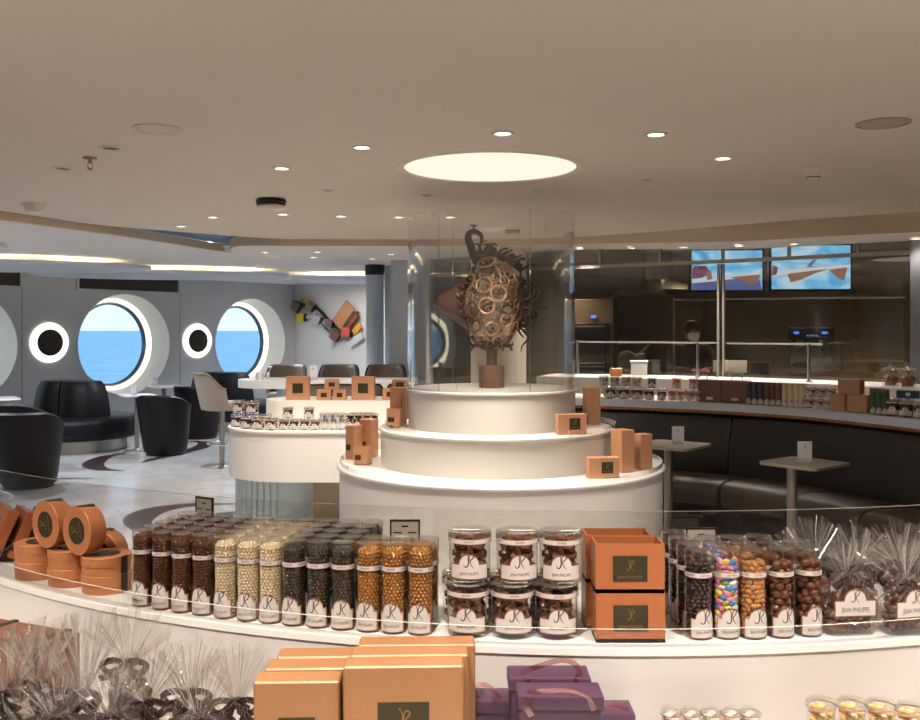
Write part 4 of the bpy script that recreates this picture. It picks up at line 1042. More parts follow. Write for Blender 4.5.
# round sofas with a metal plinth
def sofa(lab, loc, rz, w):
    t = thing('round_sofa', lab, 'sofa', loc, rz)
    S2 = T(s=(w, .85, 1))
    MB().lathe([(0, .16), (.93, .16), (.985, .2), (1, .26), (1, .36), (.985, .405), (.94, .425), (0, .43)], 64, 0, S2).build('seat', M_navy, t, angle=1.0)
    MB().lathe([(0, 0), (.80, 0), (.80, .16), (0, .16)], 64, 0, S2).build('metal_plinth', M_steel, t)
    for s in (-1, 1):
        m = MB(); rows = []
        for j in range(9):
            q = j / 8; z = .40 + .47 * q; k = 1 - .16 * q ** 2
            ol = [(s * .012, -.20 * k), (s * .1, -.28 * k), (s * .42 * k, -.24 * k), (s * .52 * k, -.08 * k), (s * .52 * k, .18 * k), (s * .3, .30 * k), (s * .012, .30 * k)]
            if j == 8: ol = [(x * .93 + s * .01, y * .85) for x, y in ol]; z -= .0
            rows.append([(x, y, z if j < 8 else z + .012) for x, y in ol + ol[:1]])
        m.strip(rows); m.add(rows[-1][:-1], [tuple(range(7))])
        m.build('backrest', M_navy, t, angle=.9)
    return t
p = on_plane(47, 455, 0)
sofa('round dark navy sofa with two backrest cushions, under the middle porthole', (p.x, p.y + .72, 0), -.45, .90)
p = on_plane(198, 433, 0)
sofa('dark navy sofa half hidden behind the beige bar chair, under the second porthole', (p.x + .15, p.y + .75, 0), -.45, .85)
# small white lounge tables with cards
M_wtop = mat('white_table_top', (232, 230, 228), rough=.3)
def lt(px, py, z, lab, s=.42, cl=None, leg=None, rz=.6):
    p = on_plane(px, py, z); table('lounge_table', lab, (p.x, p.y, 0), s, rz, (0, 0), z, M_wtop, M_greymetal, .03, 'white lounge tables', .02)
    if cl: card(cl, (p.x + cl_dx, p.y - .04, z + .0005), .2, .07, .13)
cl_dx = -.03; lt(137, 394.6, .72, 'white lounge table at the rim of the middle porthole, in front of the lone armchair', .40, 'small menu card on the white table beside the round sofa')
cl_dx = -.12; lt(164, 385.9, .72, 'white lounge table farther back, right below the edge of the middle porthole', .46, 'small menu card on the farther white table by the porthole')
cl_dx = .1; lt(-4, 398, .72, 'white lounge table cut off at the photo edge behind the armchairs', .5)
# bar chairs
def barchair(name, mat_shell, mat_pipe, hs):
    t = thing(name, '', 'bar chair')
    m = shell(MB(), .235, .205, .045, hs - .04, hs + .36, hs + .19, 105, .05, flat=.52); m.build('back_shell', mat_shell, t, angle=1.0)
    n = 30; A = []
    for i in range(n + 1):
        a = radians(-90 + 105 * (2 * i / n - 1)); q = abs(2 * i / n - 1); e = max(0, (q - .52) / .48); z = hs + .36 + (-.17) * (3 * e * e - 2 * e ** 3)
        A.append((.236 * cos(a), .236 * sin(a) - .05, z + .008))
    MB().tube(A, .011, 8).build('piping', mat_pipe, t)
    MB().lathe([(0, hs - .05), (.19, hs - .05), (.205, hs - .03), (.205, hs + .02), (.18, hs + .045), (0, hs + .05)], 36, 0, T(0, .02, 0)).build('seat_cushion', mat_shell, t, angle=1.0)
    MB().cyl(.027, .012, hs - .05, 20).build('pole', M_steel, t)
    MB().torus(.15, .009, 32, 8, 0, T(z=.26)).tube([(-.15, 0, .26), (.15, 0, .26)], .007, 6).build('footrest', M_chrome, t)
    MB().lathe([(0, 0), (.21, 0), (.21, .008), (.06, .014), (.03, .03), (0, .03)], 36).build('base', M_steel, t)
    return t
b_ = barchair('bar_chair', M_beige, M_taupe, .69)
p = on_plane(222, 466, 0); b_.location = (p.x, p.y, 0); b_.rotation_euler.z = -1.2; b_.scale = (1.12, 1.12, 1)
b_['label'] = 'beige bar chair standing alone on a round steel base beside the white island'
PB = Proto(barchair('bar_chair', M_taupe, M_black, .76))
# long white communal table
tb = thing('communal_table', 'long white high table with a rounded end behind the white island', 'table', (-1.45, 10.95, 0))
ol = [(-.72 + .38 * cos(a), .38 * sin(a)) for a in [radians(90 + 9 * i) for i in range(21)]] + [(.95, -.38), (.95, .38)]
MB().prism(ol, .895, .985).build('table_top', M_wtop, tb, smooth=False)
MB().lathe([(0, 0), (.2, 0), (.2, .05), (.16, .07), (.16, .86), (.2, .895), (0, .895)], 36, 0, T(-.5, 0, 0)).build('pedestal', mat('blue_lit_white_lacquer', (190, 208, 222), rough=.35), tb)  # white pedestal, the blue light on it put into the colour
MB().box(.7, 0, .45, .3, .3, .89).build('table_support', M_wtop, tb, smooth=False)
for px, D, rz, lab in ((285, 11.75, pi, 'taupe bar chair facing the viewer behind the communal table, nearest the portholes'), (338, 11.75, pi, 'taupe bar chair facing the viewer behind the communal table, middle of three'), (385, 11.75, pi, 'taupe bar chair facing the viewer behind the communal table, nearest the clear cylinder'),
                       (311, 10.15, 0, 'taupe bar chair with its back to the viewer, behind the small stacked gift boxes'), (361, 10.15, 0, 'taupe bar chair seen from behind, partly hidden by the middle big square gift box'), (411, 10.15, 0, 'taupe bar chair with its back to the viewer, partly behind the clear cylinder')):
    PB.put(((px - 460) / F * D, D, 0), rz, lab, 'taupe bar chairs around the communal table', scale=(1.05, 1.05, .98 if rz else .87))
q = at_depth(313, 380, 10.85); card('white menu card standing on the communal table', (q.x, q.y, .9855), .1, .09, .16)
for k, (px, h) in enumerate(((257, .09), (263, .075), (268, .085))):
    q = at_depth(px, 380, 10.8 + .03 * k); o = MB().lathe([(0, 0), (.016, 0), (.018, .004), (.018, h * .8), (.012, h * .86), (.013, h), (0, h)], 16).build('shaker', mat('pale_glass_shaker', (226, 224, 220), rough=.2)); o.location = (q.x, q.y, .9855)
    tag(o, '%s pale condiment shaker at the rounded end of the communal table' % ('tallest', 'middle', 'third')[k], 'shaker', 'shakers on the communal table')
# wall sculpture of wooden cubes on the far wall
ws = thing('wall_sculpture', 'wall sculpture of wooden cubes on a curling dark band with a big tilted board', 'wall sculpture', MF @ Vector((0, 0, 0)))
def wp_(px, py, o=-.06):
    k = (px - 460) / F; u = (k * CORN.y - CORN.x) / (FW.x - k * FW.y); u *= 1.0
    P = CORN + FW * u; return Vector((u, o, EYE - (py - HZ) / F * P.y))
Minv = Matrix.Translation(-(MF @ Vector((0, 0, 0)))) @ MF
def cube(px, py, s, rot, c, dark, name='cube'):
    P = wp_(px, py, -.1); m = MB(); R = Matrix.Translation(P) @ Matrix.Rotation(rot, 4, 'Y') @ Matrix.Rotation(.35, 4, 'Z')
    m.rbox(0, 0, 0, s, s, s, .006, 1, 0, Minv @ R); m.rbox(s * .53, 0, 0, s * .08, s * 1.02, s * 1.02, .003, 1, 1, Minv @ R)
    return m.build(name, [mat('cube_' + c, {'olive': (104, 96, 74), 'mauve': (138, 112, 108), 'yellow': (222, 190, 40), 'lilac': (196, 186, 206), 'grey': (120, 104, 110), 'brown': (128, 94, 84), 'red': (206, 92, 84)}[c], rough=.5, noise=.1, nscale=12), M_dark], ws)
for px, py, s, r, c in ((300.5, 305.5, .15, .5, 'olive'), (314, 306.5, .15, .6, 'mauve'), (305, 317.5, .15, .05, 'yellow'), (321, 319, .15, .5, 'lilac'), (333, 323.5, .15, .15, 'grey'), (339, 335.5, .16, .7, 'brown'), (350.5, 332, .17, .15, 'red')):
    cube(px, py, s, r, c, None)
def band_(pts, w, name, m_): 
    return MB().band(smoothpath([wp_(x, y, -.07) for x, y in pts], 6), w, .03, 0, Minv, (0, 1, 0)).build(name, m_, ws)
band_([(299.5, 313), (303, 307.5), (309, 305), (316, 306), (324, 312), (330, 319), (336, 325), (343, 328.5), (350, 328.5)], .055, 'dark_band', M_dark)
band_([(303, 301), (307.5, 299.8), (312, 301.5)], .06, 'yellow_band', mat('ochre', (190, 160, 60), rough=.5))
band_([(309, 317), (314, 317), (320, 320)], .06, 'white_band', M_wallwhite)
band_([(322, 321), (330, 330), (337, 335), (345, 336.5), (351, 336)], .03, 'grey_band', mat('cube_grey', (120, 104, 110)))
band_([(356, 333), (360, 328), (363, 325)], .12, 'orange_band', mat('amber_band', (232, 168, 70), rough=.5))
R = Matrix.Translation(wp_(350, 315, -.18)) @ Matrix.Rotation(.74, 4, 'Y')
MB().rbox(0, 0, 0, .27, .05, .50, .004, 1, 0, Minv @ R).build('wood_board', mat('tan_board', (178, 128, 92), rough=.5, noise=.12, nscale=6, aniso=(14, 1, 1)), ws)
R = Matrix.Translation(wp_(357, 322, -.12)) @ Matrix.Rotation(.72, 4, 'Y')
MB().rbox(0, 0, 0, .06, .09, .34, .004, 1, 0, Minv @ R).build('red_board', mat('russet_board', (146, 74, 56), rough=.5), ws)
R = Matrix.Translation(wp_(355, 319.5, -.10)) @ Matrix.Rotation(.72, 4, 'Y')
MB().rbox(0, 0, 0, .04, .10, .40, .004, 1, 0, Minv @ R).build('green_board', mat('olive_board', (92, 92, 78), rough=.5), ws)
band_([(352, 345), (358, 340), (365, 335)], .13, 'pale_band', M_wallwhite)
# ------------------------------------------------------------------ small packed goods: shared kinds
M_clearp = clear('clear_plastic', tint=(.97, .97, .96), ior=1.4, gain=.9, rough=.05)
M_lidp = clear('clear_lid_plastic', tint=(.97, .97, .965), ior=1.5, gain=1.2, rough=.06, base=.05)
M_paper = mat('label_paper', (212, 202, 197), rough=.6)
M_border = mat('label_border', (150, 104, 86), rough=.6)
M_print = mat('label_print', (58, 46, 46), rough=.6)
TUBE_R, TUBE_H = .0262, .178
def wrap(R):          # flat label coordinates -> front of a cylinder (facing -Y)
    return lambda x, y, e=0.0: ((R + e) * sin(x / R), -(R + e) * cos(x / R), y)
def hump(half, h0, rh):   # label outline: straight shoulders with a round hump in the middle
    def top(x):
        return h0 + sqrt(max(0, rh * rh - x * x)) * 1.0 if abs(x) < rh else h0
    return top
def label_mesh(R, half, zb, zt, rh, mono, monoy, text, texty, textw, curve=True, n=28):
    fn = wrap(R) if curve else (lambda x, y, e=0.0: (x, -R - e, y))
    m = MB()
    for (hf, b, t, r, e, mi) in ((half, zb, zt, rh, .0, 1), (half - .002, zb + .0018, zt - .0018, rh - .0012, .00035, 0)):
        xs = sorted(set([-hf + 2 * hf * i / n for i in range(n + 1)] + [r * cos(pi * i / 12) for i in range(13)] + [-r - 1e-5, r + 1e-5]))
        xs = [x for x in xs if abs(x) <= hf]
        tp = hump(hf, t, r)
        m.strip([[fn(x, b, e) for x in xs], [fn(x, tp(x), e) for x in xs]], mi)
    put2d(m, FLAT_MONO, 0, monoy, mono, lambda x, y: fn(x, y, .0006), 2)
    if text: put2d(m, text2d(text), 0, texty, textw, lambda x, y: fn(x, y, .0006), 2, squash=.72)
    return m
NAMEW = 'JEAN PHILIPPE'
def band_mesh(R, z, h, n=40, text=True):
    m = MB(); m.lathe([(R, z), (R, z + h)], n)
    m.lathe([(R + .0002, z), (R + .0002, z + .0008)], n, 1); m.lathe([(R + .0002, z + h - .0008), (R + .0002, z + h)], n, 1)
    if text:
        f = wrap(R)
        for k in range(3): put2d(m, text2d(NAMEW), (k - 1) * R * 1.15, z + h * .5, h * .5, lambda x, y: f(x, y, .0005), 2, squash=.55)
    return m
def pearls(R, z0, z1, r, jit=.0004, full=True):
    m = MB(); rows = int((z1 - z0) / (r * 1.74)); n = int(2 * pi * (R - r) / (2.04 * r))
    vs, fs = ico(1)
    for j in range(rows + 1):
        z = z0 + j * r * 1.74
        for i in range(n):
            a = 2 * pi * (i + .5 * (j % 2)) / n
            c = Vector(((R - r) * cos(a), (R - r) * sin(a), z)) + Vector([rnd.uniform(-jit, jit) for _ in range(3)])
            m.add([c + Vector(p) * r for p in vs], fs)
    for q in range(3):                       # the heap on top
        rr = (R - r) * (q / 2.6)
        for i in range(max(1, int(2 * pi * rr / (2.05 * r)))):
            a = i * 2.05 * r / max(rr, 1e-6); m.add([Vector((rr * cos(a), rr * sin(a), z1)) + Vector(p) * r for p in vs], fs)
    m.cyl(R - 1.6 * r, z0, z1, 20)
    return m
def tubeparts(name, cat, R, H, filler, fname, fmats, stuff=True, text=True):
    t = thing(name, '', cat)
    MB().lathe([(0, 0), (R - .002, 0), (R, .002), (R, H), (R - .001, H), (R - .001, .003), (0, .003)], 40).build('clear_tube', M_clearp, t)
    MB().lathe([(R + .0009, H - .022), (R + .0012, H + .001), (R - .0005, H + .003), (R - .003, H + .001), (0, H + .0005)], 40).build('clear_lid', M_lidp, t)
    if filler is not None:
        o = filler.build(fname, fmats, t, angle=3)
        if stuff: o['kind'] = 'stuff'
    return t
def tube_labels(t, R, H, half=1.15):
    label_mesh(R + .0004, R * half, .004, .044, R * .78, .030, .047, NAMEW, .016, .0080).build('front_label', [M_paper, M_border, M_print], t, smooth=False)
    band_mesh(R + .0004, H - .052, .0105).build('paper_band', [M_paper, M_border, M_print], t)
PEARL = {}
for k, c, me in (('brown', (112, 66, 44), .5), ('cream', (244, 223, 190), .15), ('black', (86, 76, 62), .5), ('gold', (214, 152, 84), .55)):
    m_ = mat('%s_pearl_glaze' % k, c, rough=.22, metal=me, coat=.3)
    t = tubeparts('pearl_tube', 'candy tube', TUBE_R, TUBE_H, pearls(TUBE_R - .001, .0075, TUBE_H - .012, .0040), 'chocolate_pearls', m_)
    tube_labels(t, TUBE_R, TUBE_H); PEARL[k] = Proto(t)
# bigger sweets packed at random behind the clear wall
def pack(R, z0, z1, size, count_r, seed, squash=(1, 1, 1)):
    r_ = random.Random(seed); out = []; z = z0 + size
    row = 0
    while z < z1:
        n = count_r
        for i in range(n):
            a = 2 * pi * (i + .5 * (row % 2)) / n + r_.uniform(-.16, .16)
            out.append((Vector(((R - size * .95) * cos(a), (R - size * .95) * sin(a), z + r_.uniform(-.12, .12) * size)), a, r_.uniform(-.8, .8), r_.choice((0, 1, 2, 3, 4, 5)), r_.uniform(.85, 1.1)))
        z += size * 1.52; row += 1
    return out
def sweet_mesh(radii, name, m, sub=2, jig=.03):
    return MB().ball((0, 0, 0), radii, sub, 0, None, jig).mesh(name, m, True, 3)
DRAGEE = [mat('sugar_%s' % n_, c, rough=.3, coat=.2) for n_, c in (('pink', (236, 162, 190)), ('blue', (84, 140, 206)), ('yellow', (240, 210, 92)), ('white', (240, 236, 226)), ('green', (146, 156, 84)), ('rose', (222, 130, 160)))]
M_nut = mat('caramel_nut', (190, 128, 72), rough=.38, noise=.12, nscale=40)
M_ball = mat('milk_chocolate_glaze', (104, 56, 36), rough=.22, coat=.3)
M_shard = mat('dark_chocolate_bits', (54, 38, 32), rough=.35)
def sweets_filled(kind, seed, individual):
    t = tubeparts('candy_tube', 'candy tube', TUBE_R, TUBE_H, None, '', None)
    R = TUBE_R - .0012
    if kind == 'almond': size, n, rad, ms, nm = .0068, 9, (.0058, .0100, .0070), DRAGEE, 'sugared_almond'
    elif kind == 'nut': size, n, rad, ms, nm = .0062, 9, (.0056, .0088, .0062), [M_nut], 'caramel_nut'
    elif kind == 'ball': size, n, rad, ms, nm = .0098, 6, (.0096, .0098, .0096), [M_ball], 'chocolate_ball'
    else: size, n, rad, ms, nm = .0055, 11, (.005, .0065, .0045), [M_shard], 'chocolate_bits'
    lst = pack(R, .004, TUBE_H - .022, size, n, seed)
    core = MB().cyl(R - size * 1.5, .004, TUBE_H - .026, 20)
    if individual:
        meshes = [sweet_mesh(rad, nm, m_, 2, .0) for m_ in ms]
        for c, a, tw_, col, s in lst:
            if sin(a) > .45: continue                       # the far side of the tube is not seen
            o = link(nm, meshes[col % len(ms)], t, c); o.rotation_euler = (tw_, tw_ * .5, a); o.scale = (s, s, s)
        core.build('candy_core', ms[0], t)['kind'] = 'stuff'
    else:
        for c, a, tw_, col, s in lst:
            R3 = Matrix.Rotation(a, 3, 'Z') @ Matrix.Rotation(tw_, 3, 'X')
            core.ball(c, tuple(q * s for q in rad), 1 if kind != 'ball' else 2, col % len(ms), R3.to_4x4(), .05 if kind == 'bits' else 0)
        o = core.build({'almond': 'sugared_almond_fill', 'nut': 'caramel_nut_fill', 'ball': 'chocolate_ball_fill', 'bits': 'chocolate_bits'}[kind], ms, t, angle=3); o['kind'] = 'stuff'
    tube_labels(t, TUBE_R, TUBE_H)
    return t
# short wide tubs
def tub(R, H, cols, seed, label=True, name='candy_tub', chunk=.016, lab_rh=.5):
    t = thing(name, '', 'candy tub')
    MB().lathe([(0, 0), (R - .004, 0), (R, .004), (R, H), (R - .001, H), (R - .001, .004), (0, .004)], 36).build('clear_tub', M_clearp, t)
    MB().lathe([(R + .001, H - R * .42), (R + .0014, H), (R - .001, H + .004), (R - .006, H + .001), (0, H + .0005)], 36).build('clear_lid', M_lidp, t)
    r_ = random.Random(seed); f = MB(); ms = [mat('sweet_%d_%d_%d' % c, c, rough=.35, noise=.15, nscale=60) for c in cols]
    z = chunk * .85 + .004
    while z < H - chunk * .9:
        n = max(5, int(2 * pi * (R - chunk) / (chunk * 1.5)))
        for i in range(n):
            a = 2 * pi * (i + r_.random() * .6) / n
            f.ball(((R - chunk * 1.02) * cos(a), (R - chunk * 1.02) * sin(a), z), (chunk * r_.uniform(.75, 1.05), chunk * r_.uniform(.6, .95), chunk * r_.uniform(.4, .7)), 1, r_.randrange(len(ms)), T(rz=a, rx=r_.uniform(-1, 1)), .12)
        z += chunk * .95
    for i in range(9): f.ball((r_.uniform(-.6, .6) * R, r_.uniform(-.6, .6) * R, H - chunk * .95), (chunk * .8, chunk * .7, chunk * .5), 1, r_.randrange(len(ms)), T(rz=r_.random() * 3), .12)
    f.cyl(R - chunk * 1.6, .004, H - chunk * 1.2, 16)
    o = f.build('chocolate_fill', ms, t, angle=.5); o['kind'] = 'stuff'
    if label:
        label_mesh(R + .0005, R * 1.02, H * .12, H * .42, R * lab_rh, H * .30, H * .50, NAMEW, H * .235, R * .2).build('front_label', [M_paper, M_border, M_print], t, smooth=False)
        (band_mesh(R + .0016, H - R * .44, R * .24) if R > .04 and H > .1 else band_mesh(R + .0016, H - R * .36, R * .14)).build('paper_band', [M_paper, M_border, M_print], t)
    return t

# ------------------------------------------------------------------ white island counter with stepped top
isl = thing('island_counter', 'white island counter with a rounded end and a raised back step, beside the tiered display', 'counter', (0, 0, 0))
IY, IR = 8.02, .57
def stad(x0, x1, y, r, n=16):
    return [(x1, y + r)] + [(x0 + r + r * cos(a), y + r * sin(a)) for a in [pi / 2 + pi * i / n for i in range(n + 1)]] + [(x1, y - r)]
IX0, IX1 = -1.945, -.50
MB().prism(stad(IX0 + .012, IX1, IY, IR - .012), .352, .735).build('counter_body', M_white, isl, angle=.5)
MB().prism(stad(IX0, IX1, IY, IR), .735, .752).build('counter_top', M_white, isl, angle=.5)
MB().prism(stad(-1.675, IX1, 8.24, .30), .752, .955).build('raised_step', M_white, isl, angle=.5)
MB().box(-1.0, 8.05, .176, 1.05, .44, .352).build('base', mat('island_base_taupe', (176, 160, 136), rough=.4), isl, smooth=False)
fl = MB()
for i in range(22):
    a = pi / 2 + pi * i / 21; fl.cyl(.028, 0, .352, 10, 0, T(-1.50 + .36 * cos(a), 8.02 + .36 * sin(a), 0))
fl.cyl(.35, 0, .352, 40, 0, T(-1.50, 8.02, 0)); fl.build('fluted_glass_base', mat('pale_blue_glass_flutes', (206, 222, 226), rough=.2, trans=.15), isl)
def iw(px, D): return (px - 460) / F * D
for px, D, w_, h_, rz, z, lab in ((298.2, 8.1, .20, .20, .06, .9555, 'big square copper gift box nearest the rounded end of the island'), (363.5, 8.1, .195, .20, -.04, .9555, 'big square copper gift box on the island step, nearer the tiered display'),
    (324.3, 8.08, .118, .088, 0, .9555, 'small copper gift box in the pair under the single one, side by the portholes'), (340, 8.08, .11, .088, 0, .9555, 'small copper gift box in the pair under the single one, side by the cylinder'),
    (332, 8.09, .12, .088, .05, 1.0445, 'small copper gift box lying on top of the pair on the island step'), (390, 8.08, .12, .1, 0, .9555, 'small copper gift box at the end of the island step, beside the tiered display')):
    giftbox('gift_box', w_, .07, h_, .44, .42, loc=(iw(px, D), D + .0, z), rz=rz, label=lab, group='copper gift boxes on the island step', mono=False)
giftbox('gift_box', .14, .07, .16, .5, .3, lz=.72, loc=(iw(400, 8.28), 8.3, .9555), label='copper gift box standing at the far end of the island step, behind the others', group='copper gift boxes on the island step', mono=False)
# goods on the island deck
B_, C_, W_c = (70, 44, 34), (214, 178, 136), (236, 226, 214)
P_tubD = Proto(tub(.043, .088, [B_, (110, 70, 50), (44, 30, 26)], 1, name='chocolate_tub', chunk=.018))
P_tubL = Proto(tub(.052, .098, [B_, (150, 104, 70), C_], 2, name='chocolate_tub', chunk=.02))
P_tubB = Proto(tub(.036, .135, [(70, 96, 160), W_c, (220, 190, 80), (180, 200, 230)], 3, name='sweet_tub', chunk=.016))
P_tubW = Proto(tub(.034, .13, [(50, 32, 26), (226, 196, 150), (60, 40, 30)], 4, name='sweet_tub', chunk=.016))
P_tubX = Proto(tub(.05, .1, [(90, 80, 96), (60, 46, 60), (200, 190, 200)], 5, name='sweet_tub', chunk=.018))
Z0 = .7525
def isl_front(px): return None
def place_tub(P, px, D, z, lab, grp, rz=0, sc=None): return P.put((iw(px, D), D, z), rz, lab, grp, sc)
for i, px in enumerate((283.5, 293.8, 304.5, 314.8)):
    place_tub(P_tubD, px, 7.58, Z0, 'small dark chocolate tub in the island bottom row, %s from the rounded end' % ords[i], 'dark chocolate tubs on the island', .05)
for i, px in enumerate((288, 309)):
    place_tub(P_tubD, px, 7.59, Z0 + .093, 'small dark chocolate tub stacked on the island bottom row, %s from the rounded end' % ords[i], 'dark chocolate tubs on the island', .02)
for i, (px, D) in enumerate(((258.3, 7.62), (271.5, 7.58))):
    place_tub(P_tubL, px, D, Z0, 'tub of mixed brown chocolates on the island, %s from the rounded end' % ('first', 'second')[i], 'brown chocolate tubs on the island', -.15)
for i, (px, D) in enumerate(((237, 7.83), (247, 7.68))):
    place_tub(P_tubX, px, D, Z0, 'tub of lilac-grey sweets at the rounded end of the island, %s from the tip' % ords[i], 'lilac sweet tubs on the island', -.3)
for i, (px, D) in enumerate(((239, 8.02), (252.5, 7.90), (265.5, 7.86))):
    place_tub(P_tubX, px, D, Z0, 'tub of lilac-grey sweets in the back row of the rounded end, %s from the tip' % ords[i], 'lilac sweet tubs on the island', -.3)
for i, (px, D) in enumerate(((239, 8.02), (252.5, 7.90))):
    place_tub(P_tubL, px, D, Z0 + .106, 'tub of brown chocolates stacked on the lilac back row, %s from the tip' % ords[i], 'brown chocolate tubs on the island', -.3)
for i, px in enumerate((324, 332.4, 341)):
    place_tub(P_tubB, px, 7.58, Z0, 'narrow tub of blue and white sweets on the island, %s from the dark chocolate tubs' % ords[i], 'blue sweet tubs on the island')
for i, px in enumerate((349.5, 357.6, 365.8, 374)):
    place_tub(P_tubW, px, 7.60, Z0, 'narrow tub of brown and cream sweets on the island, %s from the blue sweets' % ords[i], 'brown and cream sweet tubs on the island')
for i, px in enumerate((354, 362, 370)):
    place_tub(P_tubW, px, 7.685, Z0, 'narrow tub of brown and cream sweets in the row behind, %s from the blue sweets' % ords[i], 'brown and cream sweet tubs on the island')

# ------------------------------------------------------------------ goods on the kitchen product counter
def kp(px, inset):     # point on the counter top: on the sight line at px, inset behind its front edge
    L = off(inset); k = (px - 460) / F
    for p, q in zip(L, L[1:]):
        f0, f1 = p.x - k * p.y, q.x - k * q.y
        if f0 <= 0 <= f1 or f1 <= 0 <= f0:
            r = p.lerp(q, f0 / (f0 - f1)); return (r.x, r.y)
ZC = 1.0015
def ktub(P, px, inset, z, lab, grp, rz=-.2, sc=None):
    x, y = kp(px, inset); return P.put((x, y, z), rz, lab, grp, sc)
P_kd = Proto(tub(.045, .092, [(66, 46, 44), (96, 66, 60), (40, 30, 30)], 11, name='chocolate_tub', chunk=.018))
P_ko = Proto(tub(.036, .088, [(232, 160, 120), (236, 190, 150), (222, 120, 100)], 12, name='sweet_tub', chunk=.015))
P_kp = Proto(tub(.036, .088, [(206, 130, 140), (232, 190, 190), (170, 80, 100)], 13, name='sweet_tub', chunk=.015))
for i, px in enumerate((611, 624, 637.5)): ktub(P_kd, px, .07, ZC, 'tub of dark sweets on the product counter, %s from the tiered display' % ords[i], 'dark sweet tubs on the product counter')
for i, px in enumerate((649.5, 662)): ktub(P_kd, px, .07, ZC, 'tub of dark sweets on the product counter, just before the orange sweets, %s of two' % ords[i], 'dark sweet tubs on the product counter', sc=(.92, .92, .9))
for i, px in enumerate((672, 681)): ktub(P_ko, px, .06, ZC, 'small tub of orange sweets on the product counter, %s from the dark sweets' % ords[i], 'orange sweet tubs')
for i, px in enumerate((689.5, 696.5)): ktub(P_kp, px, .06, ZC, 'small tub of pink sweets on the product counter, %s from the orange sweets' % ords[i], 'pink sweet tubs')
ktub(P_kd, 652, .075, ZC + .09, 'tub of dark red sweets stacked alone on the dark tubs of the product counter', 'dark sweet tubs on the product counter', sc=(.8, .8, .95))
ktub(P_ko, 676.5, .07, ZC + .0925, 'small tub of orange sweets stacked on top of the orange pair', 'orange sweet tubs')
ktub(P_kp, 693.5, .07, ZC + .0925, 'small tub of pink sweets stacked on top of the pink pair', 'pink sweet tubs')
P_kw = Proto(tub(.04, .085, [(222, 208, 202), (180, 150, 146), (120, 90, 88)], 14, name='sweet_tub', chunk=.016))
for i, px in enumerate((596, 608, 619, 630, 641)): ktub(P_kw, px, .20, ZC + .0, 'pale pink sweet tub behind the dark tubs, %s from the tiered display' % ords[i], 'pale sweet tubs on the product counter')
for i, px in enumerate((604, 615, 626, 637)): ktub(P_kw, px, .22, ZC + .0895, 'pale pink sweet tub in the upper back layer, %s from the tiered display' % ords[i], 'pale sweet tubs on the product counter')
# patterned brown carrier boxes
def mat_weave():
    m = mat('brown_woven_print', (92, 58, 44), rough=.6); nt = m.node_tree; b = nt.nodes['Principled BSDF']
    tc = nt.nodes.new('ShaderNodeTexCoord'); mp = nt.nodes.new('ShaderNodeMapping'); mp.inputs['Rotation'].default_value = (0, .785, 0); mp.inputs['Scale'].default_value = (30, 30, 30)
    ck = nt.nodes.new('ShaderNodeTexWave'); ck.inputs['Scale'].default_value = 1; r = nt.nodes.new('ShaderNodeValToRGB')
    r.color_ramp.elements[0].color = lin((70, 42, 34)) + (1,); r.color_ramp.elements[1].color = lin((160, 120, 96)) + (1,); r.color_ramp.elements[0].position = .55; r.color_ramp.elements[1].position = .8
    nt.links.new(tc.outputs['Object'], mp.inputs[0]); nt.links.new(mp.outputs[0], ck.inputs[0]); nt.links.new(ck.outputs['Fac'], r.inputs[0]); nt.links.new(r.outputs[0], b.inputs['Base Color']); return m
for i, px in enumerate((712, 737)):
    x, y = kp(px, .12); t = thing('carrier_box', ('brown patterned carrier box beside the pink sweets', 'brown patterned carrier box beside the dark blue tubes')[i], 'carrier box', (x, y, ZC), -.55, 'patterned carrier boxes')
    MB().rbox(0, 0, .085, .185, .12, .17, .004, 1).build('box_body', mat_weave(), t)
    MB().box(0, -.0615, .03, .05, .002, .02).build('small_label', M_paper, t, smooth=False)
    MB().tube(smoothpath([(-.04, 0, .168), (-.03, 0, .2), (.03, 0, .2), (.04, 0, .168)], 5), .003, 6).build('carry_cord', M_dark, t)
def ktube(c, name):
    t = thing('candy_tube', '', 'candy tube'); R, H = .0242, .165
    MB().lathe([(0, 0), (R, 0), (R, H), (0, H)], 20).build('filled_tube', mat('filled_%s' % name, c, rough=.3, noise=.25, nscale=220), t)
    MB().lathe([(R + .001, H - .02), (R + .001, H + .002), (0, H + .002)], 20).build('lid', M_lidp, t)
    label_mesh(R + .0004, R * 1.0, .004, .032, R * .7, .02, .036, None, 0, 0, n=12).build('front_label', [M_paper, M_border, M_print], t, smooth=False)
    return Proto(t)
for nm, c, pxs in (('dark_blue', (64, 62, 80), (749, 755, 761)), ('brown', (104, 74, 54), (767.3, 773.1, 779)), ('cream', (214, 200, 160), (785.3, 791.2, 797, 802.6)), ('green', (60, 84, 52), (873.5, 879.5, 885.5))):
    P = ktube(c, nm)
    for i, px in enumerate(pxs): ktub(P, px, .075, ZC, 'slim tube of %s sweets on the counter, %s in colour from the carrier boxes' % (nm.replace('dark_', ''), ords[i]), nm + ' tubes on the product counter', -.4)
P_kc = Proto(tub(.044, .092, [(90, 54, 44), (140, 90, 80), (226, 214, 224)], 15, name='chocolate_tub', chunk=.018))
for i, px in enumerate((808.5, 818, 827.5)): ktub(P_kc, px, .065 if i else .06, ZC, 'red-brown chocolate tub in the bottom row by the cartons, %s from the cream tubes' % ords[i], 'red-brown tubs', -.5, sc=(.85, .85, .8))
for i, px in enumerate((811, 821, 831)): ktub(P_kc, px, .075, ZC + .079, 'red-brown chocolate tub in the top row by the cartons, %s from the cream tubes' % ords[i], 'red-brown tubs', -.5, sc=(.85, .85, .8))
M_kraft = mat('kraft_carton', (186, 146, 116), rough=.6, noise=.05, nscale=60); M_kraft2 = mat('kraft_carton_dark', (156, 96, 60), rough=.6)
